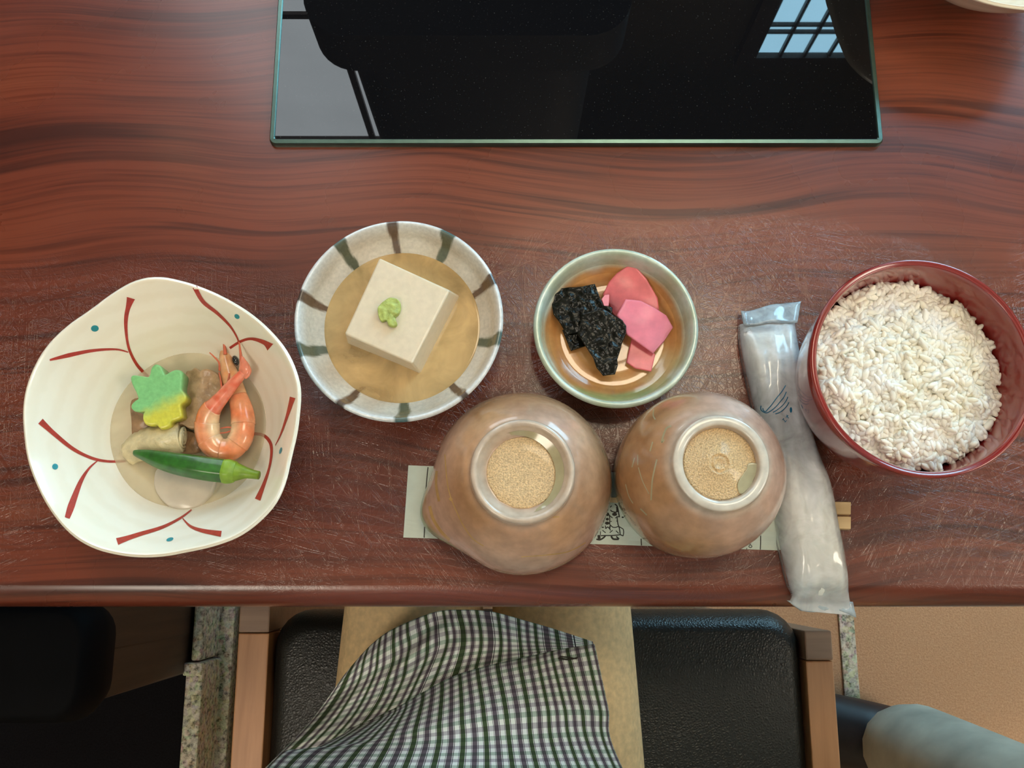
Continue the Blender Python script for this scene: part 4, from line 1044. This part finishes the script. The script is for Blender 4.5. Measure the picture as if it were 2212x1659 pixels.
put(nt, b, 'Base Color', mix(nt, 1.0, ru, rv, 'MULTIPLY')); put(nt, b, 'Roughness', 0.9)
put(nt, b, 'Normal', bump(nt, tex_noise(nt, uv, 900, 2), 0.15, 0.0005)); M['plaid'] = m

def hand_joints(J, E, side, wr, dirv, palm_n, rest='wrist'):
    d = Vector(dirv).normalized(); n_ = Vector(palm_n).normalized(); s_ = d.cross(n_)
    J['palm' + side] = (Vector(wr) + d * 0.045, (0.032, 0.016)); E.append((rest + side, 'palm' + side))
    for i, (off, ln) in enumerate(((-0.028, .065), (-.010, .075), (.010, .070), (.027, .055))):
        a = Vector(wr) + d * 0.085 + s_ * off; k = 'f%d%s' % (i, side)
        J[k + 'a'] = (a, 0.0085); J[k + 'b'] = (a + d * ln * .5 + n_ * .008, 0.0078); J[k + 'c'] = (a + d * ln * .85 + n_ * .024, 0.0066)
        E += [('palm' + side, k + 'a'), (k + 'a', k + 'b'), (k + 'b', k + 'c')]
    a = Vector(wr) + d * 0.03 - s_ * 0.036; k = 'th' + side
    J[k + 'a'] = (a, 0.0105); J[k + 'b'] = (a + d * .03 - s_ * .018, 0.009); J[k + 'c'] = (a + d * .052 - s_ * .020, 0.0075)
    E += [('palm' + side, k + 'a'), (k + 'a', k + 'b'), (k + 'b', k + 'c')]
def person(label, p, face, hands):
    """p: joint positions; one continuous skinned body"""
    J = {'pelvis': (p['pelvis'], 0.075)}; E = []
    J['spine'] = (p['spine'], (0.09, 0.07)); J['chest'] = (p['chest'], (0.095, 0.072)); J['neck'] = (p['neck'], 0.050)
    J['chin'] = (p['head'] + Vector((0, 0, -0.055)) + face * 0.02, (0.058, 0.068)); J['head'] = (p['head'] + Vector((0, 0, 0.03)), (0.080, 0.095)); J['crown'] = (p['head'] + Vector((0, 0, 0.085)), 0.062)
    J['nose'] = (p['head'] + face * 0.098 + Vector((0, 0, -0.012)), 0.012)
    E += [('pelvis', 'spine'), ('spine', 'chest'), ('chest', 'neck'), ('neck', 'chin'), ('chin', 'head'), ('head', 'crown'), ('head', 'nose')]
    for s_ in 'LR':
        J['sh' + s_] = (p['sh' + s_] - Vector((0, 0, 0.012)), 0.036); J['el' + s_] = (p['el' + s_], 0.030); J['wrist' + s_] = (p['wr' + s_], 0.026)
        J['hip' + s_] = (p['hip' + s_], 0.050); J['kn' + s_] = (p['kn' + s_], 0.038); J['an' + s_] = (p['an' + s_], 0.024); J['toe' + s_] = (p['toe' + s_], 0.016)
        E += [('chest', 'sh' + s_), ('sh' + s_, 'el' + s_), ('el' + s_, 'wrist' + s_), ('pelvis', 'hip' + s_), ('hip' + s_, 'kn' + s_), ('kn' + s_, 'an' + s_), ('an' + s_, 'toe' + s_)]
        hand_joints(J, E, s_, p['wr' + s_], hands[s_][0], hands[s_][1])
    base = (p['pelvis'].x, p['pelvis'].y, 0)
    body = skin('person', J, E, M['skin'], None, 2, base); tag(body, label, 'person')
    # hair, eyes, ears
    hc = p['head'] + Vector((0, 0, 0.035)) - face * 0.014
    bm = bmesh.new(); bmesh.ops.create_icosphere(bm, subdivisions=3, radius=1.0)
    side = face.cross(Vector((0, 0, 1)))
    kill = [v_ for v_ in bm.verts if v_.co.y > 0.25 and v_.co.z < 0.42 or v_.co.z < -0.62]
    bmesh.ops.delete(bm, geom=kill, context='VERTS')
    for v_ in bm.verts:
        k = 1 + 0.05 * nz(v_.co.x * 5, v_.co.y * 5, v_.co.z * 5)
        v_.co = hc + side * (v_.co.x * 0.086 * k) + face * (v_.co.y * 0.103 * k) + Vector((0, 0, v_.co.z * 0.118 * k))
    h_ = MB().add_bm(bm).build('hair', M['hair'], body)
    sol = h_.modifiers.new('thick', 'SOLIDIFY'); sol.thickness = 0.006
    for s_ in (-1, 1):
        for nm, mt, off, r in (('eye', M['eye'], face * 0.077 + side * (0.030 * s_) + Vector((0, 0, 0.012)), 0.009), ('ear', M['skin'], side * (0.082 * s_), 0.020)):
            bm = bmesh.new(); bmesh.ops.create_icosphere(bm, subdivisions=2, radius=r)
            for v_ in bm.verts: v_.co = p['head'] + off + (Vector((v_.co.x * .5, v_.co.y, v_.co.z * 1.5)) if nm == 'ear' else v_.co)
            MB().add_bm(bm).build(nm, mt, body)
    return body
def trousers(body, p, mat, r_hip, r_kn, r_an, top=None):
    J = {'pelvis': (p['pelvis'], r_hip * 1.25)}; E = []
    if top is not None: J['waist'] = (top, r_hip * 1.3); E.append(('pelvis', 'waist'))
    for s_ in 'LR':
        J['hip' + s_] = (p['hip' + s_], r_hip); J['mid' + s_] = (p['hip' + s_].lerp(p['kn' + s_], 0.55), lerp(r_hip, r_kn, .5)); J['kn' + s_] = (p['kn' + s_], r_kn)
        J['sh' + s_] = (p['kn' + s_].lerp(p['an' + s_], .5), lerp(r_kn, r_an, .4)); J['an' + s_] = (p['an' + s_] + Vector((0, 0, -.02)), r_an)
        E += [('pelvis', 'hip' + s_), ('hip' + s_, 'mid' + s_), ('mid' + s_, 'kn' + s_), ('kn' + s_, 'sh' + s_), ('sh' + s_, 'an' + s_)]
    return skin('trousers', J, E, mat, body, 2)
def shoes(body, p):
    for s_ in 'LR':
        a, t = p['an' + s_], p['toe' + s_]
        d = (t - a); d.z = 0; d = d.normalized(); h = Vector((a.x, a.y, 0)) - d * 0.05
        side = d.cross(Vector((0, 0, 1))); rings = []
        for k in range(13):
            u = k / 12; L = 0.27; w_ = 0.034 + 0.012 * math.sin(u * 3.0) - 0.030 * max(0, u - 0.85) * 4; hh = interp([(0, .085), (.25, .10), (.45, .075), (.8, .05), (1, .022)], u)
            c = h + d * (u * L); rings.append([c + side * (math.cos(t_) * w_ * (0.5 if k in (0, 12) else 1)) + Vector((0, 0, 0.002 + hh * (0.5 + 0.5 * math.sin(t_)))) for t_ in [2 * math.pi * j / 16 for j in range(16)]])
        MB().ring_loft(rings, True, True, True).build('shoe', M['shoe'], body)

# -- the diner at the table
V = Vector
zt = 0.535
lx, rx = -0.066, 0.032
pA = dict(pelvis=V((-.02, -.36, .56)), spine=V((-.025, -.355, .70)), chest=V((-.03, -.345, .90)), neck=V((-.03, -.335, 1.04)), head=V((-.03, -.31, 1.17)),
    shL=V((-.18, -.345, .98)), shR=V((.12, -.345, .98)), elL=V((-.215, -.36, .73)), elR=V((.165, -.36, .73)), wrL=V((-.15, -.26, .655)), wrR=V((.105, -.26, .655)),
    hipL=V((-.085, -.30, zt)), hipR=V((.045, -.30, zt)), knL=V((lx, .16, zt - .01)), knR=V((rx, .16, zt - .01)), anL=V((lx - .02, .20, .07)), anR=V((rx + .02, .20, .07)), toeL=V((lx - .03, .33, .03)), toeR=V((rx + .03, .33, .03)))
diner = person('seated diner in a green and grey plaid shirt and khaki trousers', pA, V((0, 1, 0)), {'L': ((.5, .6, -.25), (0, 0, -1)), 'R': ((-.5, .6, -.25), (0, 0, -1))})
trousers(diner, pA, M['khaki'], 0.066, 0.050, 0.05)
shoes(diner, pA)
def grid_rows(mb, rows, nu, nv, wid, uvo=(0, 0), wrinkle=None):
    """cloth panel through control rows of (px, py, h) or Vectors; uv in metres"""
    R = []
    for r in rows:
        pts = [tuple(P(*q)) if not isinstance(q, Vector) else tuple(q) for q in r]
        sp = pts_spline(pts, 10); R.append([V(sp[min(len(sp) - 1, int(round(i / nu * (len(sp) - 1))))]) for i in range(nu + 1)])
    cols = [pts_spline([tuple(R[k][i]) for k in range(len(R))], nv) for i in range(nu + 1)]
    n = len(cols[0]); base = len(mb.v)
    if mb.uv is None: mb.uv = []
    mid = cols[nu // 2]; acc = [0]
    for k in range(1, n): acc.append(acc[-1] + (V(mid[k]) - V(mid[k - 1])).length)
    for k in range(n):
        for i in range(nu + 1):
            q = V(cols[i][k])
            if wrinkle: q.z += wrinkle(q, i / nu, k / (n - 1))
            mb.v.append(q); mb.uv.append((uvo[0] + wid * i / nu, uvo[1] + acc[k]))
    for k in range(n - 1):
        for i in range(nu):
            a = base + k * (nu + 1) + i; mb.f.append((a, a + 1, a + nu + 2, a + nu + 1))
front = MB()
r0 = [(748,1577,-.108),(831,1540,-.090),(885,1512,-.080),(967,1466,-.070),(1048,1439,-.064),(1143,1417,-.062),(1211,1402,-.063),(1284,1391,-.068)]
r1 = [(735,1588,-.098),(825,1553,-.078),(883,1528,-.068),(968,1485,-.059),(1050,1458,-.054),(1145,1437,-.052),(1213,1421,-.053),(1288,1408,-.058)]
r2 = [(660,1625,-.085),(765,1603,-.060),(860,1580,-.046),(965,1556,-.036),(1064,1538,-.032),(1163,1528,-.031),(1240,1525,-.034),(1314,1527,-.046)]
r3 = [(578,1659,-.070),(690,1659,-.038),(825,1659,-.018),(955,1659,-.010),(1075,1659,-.008),(1185,1659,-.010),(1275,1659,-.018),(1345,1659,-.034)]
r4 = [V((-.19, -.20, .80)), V((-.15, -.175, .83)), V((-.10, -.165, .85)), V((-.05, -.162, .86)), V((0, -.163, .86)), V((.05, -.17, .85)), V((.085, -.185, .83)), V((.115, -.20, .80))]
r5 = [V((-.19, -.25, 1.0)), V((-.15, -.225, 1.0)), V((-.10, -.215, 1.0)), V((-.05, -.212, 1.0)), V((0, -.213, 1.0)), V((.05, -.22, 1.0)), V((.09, -.235, 1.0)), V((.13, -.25, 1.0))]
def wr_front(q, u, k):
    if q.y < -0.16: return 0
    return 0.0016 * nz(q.x * 22, q.y * 30, 3) + 0.0035 * math.exp(-((u - 0.17 - 0.25 * (k - .3)) / 0.035) ** 2) * math.sin(k * 9) + 0.0016 * math.sin((q.x * 1.1 + q.y) * 190) * (1 - smooth(0.15, 0.45, u))
grid_rows(front, [r0, r1, r2, r3, r4, r5], 70, 12, 0.205, (0.002, 0), wr_front)
# body of the shirt behind the front panel, and sleeves
def tube_uv(mb, path, radii, n, caps=False):
    base = len(mb.v); t = MB().tube(path, radii, n, caps=False)
    mb.v += t.v; mb.f += [tuple(i + base for i in f) for f in t.f]
    acc = 0
    for i in range(len(path)):
        if i: acc += (V(path[i]) - V(path[i - 1])).length
        for k in range(n): mb.uv.append((2 * k / n * math.pi * 0.05, acc))
rg = []; zs_ = [(.50, .165, .125), (.60, .175, .135), (.72, .170, .135), (.86, .165, .125), (.96, .170, .115), (1.02, .140, .095), (1.055, .075, .065), (1.075, .058, .056)]
base = len(front.v)
for z, ax_, ay in zs_:
    rg.append([V((-.03 + ax_ * math.cos(t_), -.345 + ay * math.sin(t_), z)) for t_ in [2 * math.pi * k / 48 for k in range(48)]])
t = MB().ring_loft(rg); front.v += t.v; front.f += [tuple(i + base for i in f) for f in t.f]
front.uv += [(k / 48 * 0.95, z) for z, _, _ in zs_ for k in range(48)]
for s_ in 'LR':
    a, e_, w_ = pA['sh' + s_], pA['el' + s_], pA['wr' + s_]
    pts = pts_spline([tuple(a + V((0.02 if s_ == 'L' else -0.02, 0, 0.005))), tuple(a.lerp(e_, .5)), tuple(e_), tuple(e_.lerp(w_, .5)), tuple(w_)], 5)
    tube_uv(front, [p[:3] for p in pts], [interp([(0, .074), (.4, .060), (.55, .054), (1, .038)], i / (len(pts) - 1)) for i in range(len(pts))], 20)
shirt = o = front.build('shirt', M['plaid'], diner); sl = o.modifiers.new('cloth', 'SOLIDIFY'); sl.thickness = 0.0011
tail = MB()
t0 = [(747,1455,-.122),(790,1404,-.112),(831,1369,-.104),(880,1344,-.098),(940,1322,-.093),(994,1317,-.090),(1062,1321,-.089),(1129,1339,-.089),(1195,1358,-.088),(1281,1386,-.084)]
t1 = [(706,1510,-.122),(765,1480,-.108),(820,1455,-.100),(880,1430,-.094),(945,1400,-.088),(1005,1390,-.084),(1070,1388,-.081),(1133,1391,-.080),(1200,1393,-.079),(1283,1396,-.081)]
t2 = [(650,1580,-.124),(715,1560,-.108),(775,1545,-.106),(840,1530,-.100),(900,1510,-.092),(980,1480,-.084),(1060,1455,-.078),(1140,1435,-.076),(1205,1420,-.076),(1285,1408,-.080)]
t3 = [(570,1662,-.126),(625,1650,-.108),(690,1640,-.106),(760,1620,-.106),(860,1570,-.102),(960,1530,-.095),(1060,1490,-.092),(1140,1460,-.090),(1205,1440,-.090),(1286,1420,-.090)]
fa, fb = P(965, 1370, -.09), P(830, 1490, -.09)
def wr_tail(q, u, k):
    d = fb - fa; L = math.hypot(d.x, d.y); s_ = ((q.x - fa.x) * d.x + (q.y - fa.y) * d.y) / L / L; w_ = ((q.x - fa.x) * d.y - (q.y - fa.y) * d.x) / L
    g = math.exp(-((s_ - 0.5) / 0.55) ** 2)
    return 0.0070 * g * math.sin(w_ * 420) * math.exp(-(w_ / 0.016) ** 2) + 0.0012 * nz(q.x * 30, q.y * 30, 6) + 0.0042 * math.sin((q.x * .75 - q.y) * 300) * (1 - smooth(0.05, 0.32, u))
grid_rows(tail, [t0, t1, t2, t3], 80, 12, 0.200, (0.004, 0.002), wr_tail)
o = tail.build('shirt_tail', M['plaid'], diner); sl = o.modifiers.new('cloth', 'SOLIDIFY'); sl.thickness = 0.0011
ftr = front.bvh()
inks(crop(1100, 1290, .3165), .3165, [([(335,425),(400,435),(465,420)], 10), ([(345,415),(400,420),(460,430)], 8)], 'buttonhole', 'ink', ftr, shirt, 0.0014)

# -- someone standing to the right
ax_, ay = q3(1868, 1530, .06).x, -0.205
pB = dict(pelvis=V((.56, -.36, .88)), spine=V((.56, -.36, 1.05)), chest=V((.56, -.36, 1.25)), neck=V((.56, -.36, 1.41)), head=V((.55, -.36, 1.55)),
    shL=V((.57, -.20, 1.35)), shR=V((.57, -.52, 1.35)), elL=V((.61, -.19, 1.08)), elR=V((.60, -.55, 1.08)), wrL=V((.56, -.20, .86)), wrR=V((.53, -.56, .86)),
    hipL=V((.55, -.28, .82)), hipR=V((.56, -.44, .82)), knL=V((ax_ + .055, -.235, .46)), knR=V((.53, -.44, .46)), anL=V((ax_ + .025, ay, .08)), anR=V((.60, -.45, .08)), toeL=V((ax_ - .10, ay + .015, .03)), toeR=V((.46, -.47, .03)))
stand = person('person in faded grey jeans standing on the brown carpet beside the chair', pB, V((-1, 0, 0)), {'L': ((-.2, 0, -1), (-1, 0, 0)), 'R': ((-.2, 0, -1), (-1, 0, 0))})
trousers(stand, pB, M['jeans'], 0.085, 0.066, 0.062, V((.56, -.36, .98)))
shoes(stand, pB)
J = {'waist': (V((.56, -.36, .96)), (.15, .13)), 'chest': (V((.56, -.36, 1.25)), (.15, .125)), 'neck': (V((.56, -.36, 1.40)), .06)}; E = [('waist', 'chest'), ('chest', 'neck')]
for s_ in 'LR':
    J['sh' + s_] = (pB['sh' + s_], .074); J['el' + s_] = (pB['el' + s_], .052); J['wr' + s_] = (pB['wr' + s_], .038); E += [('chest', 'sh' + s_), ('sh' + s_, 'el' + s_), ('el' + s_, 'wr' + s_)]
skin('sweater', J, E, M['sweater'], stand, 2)
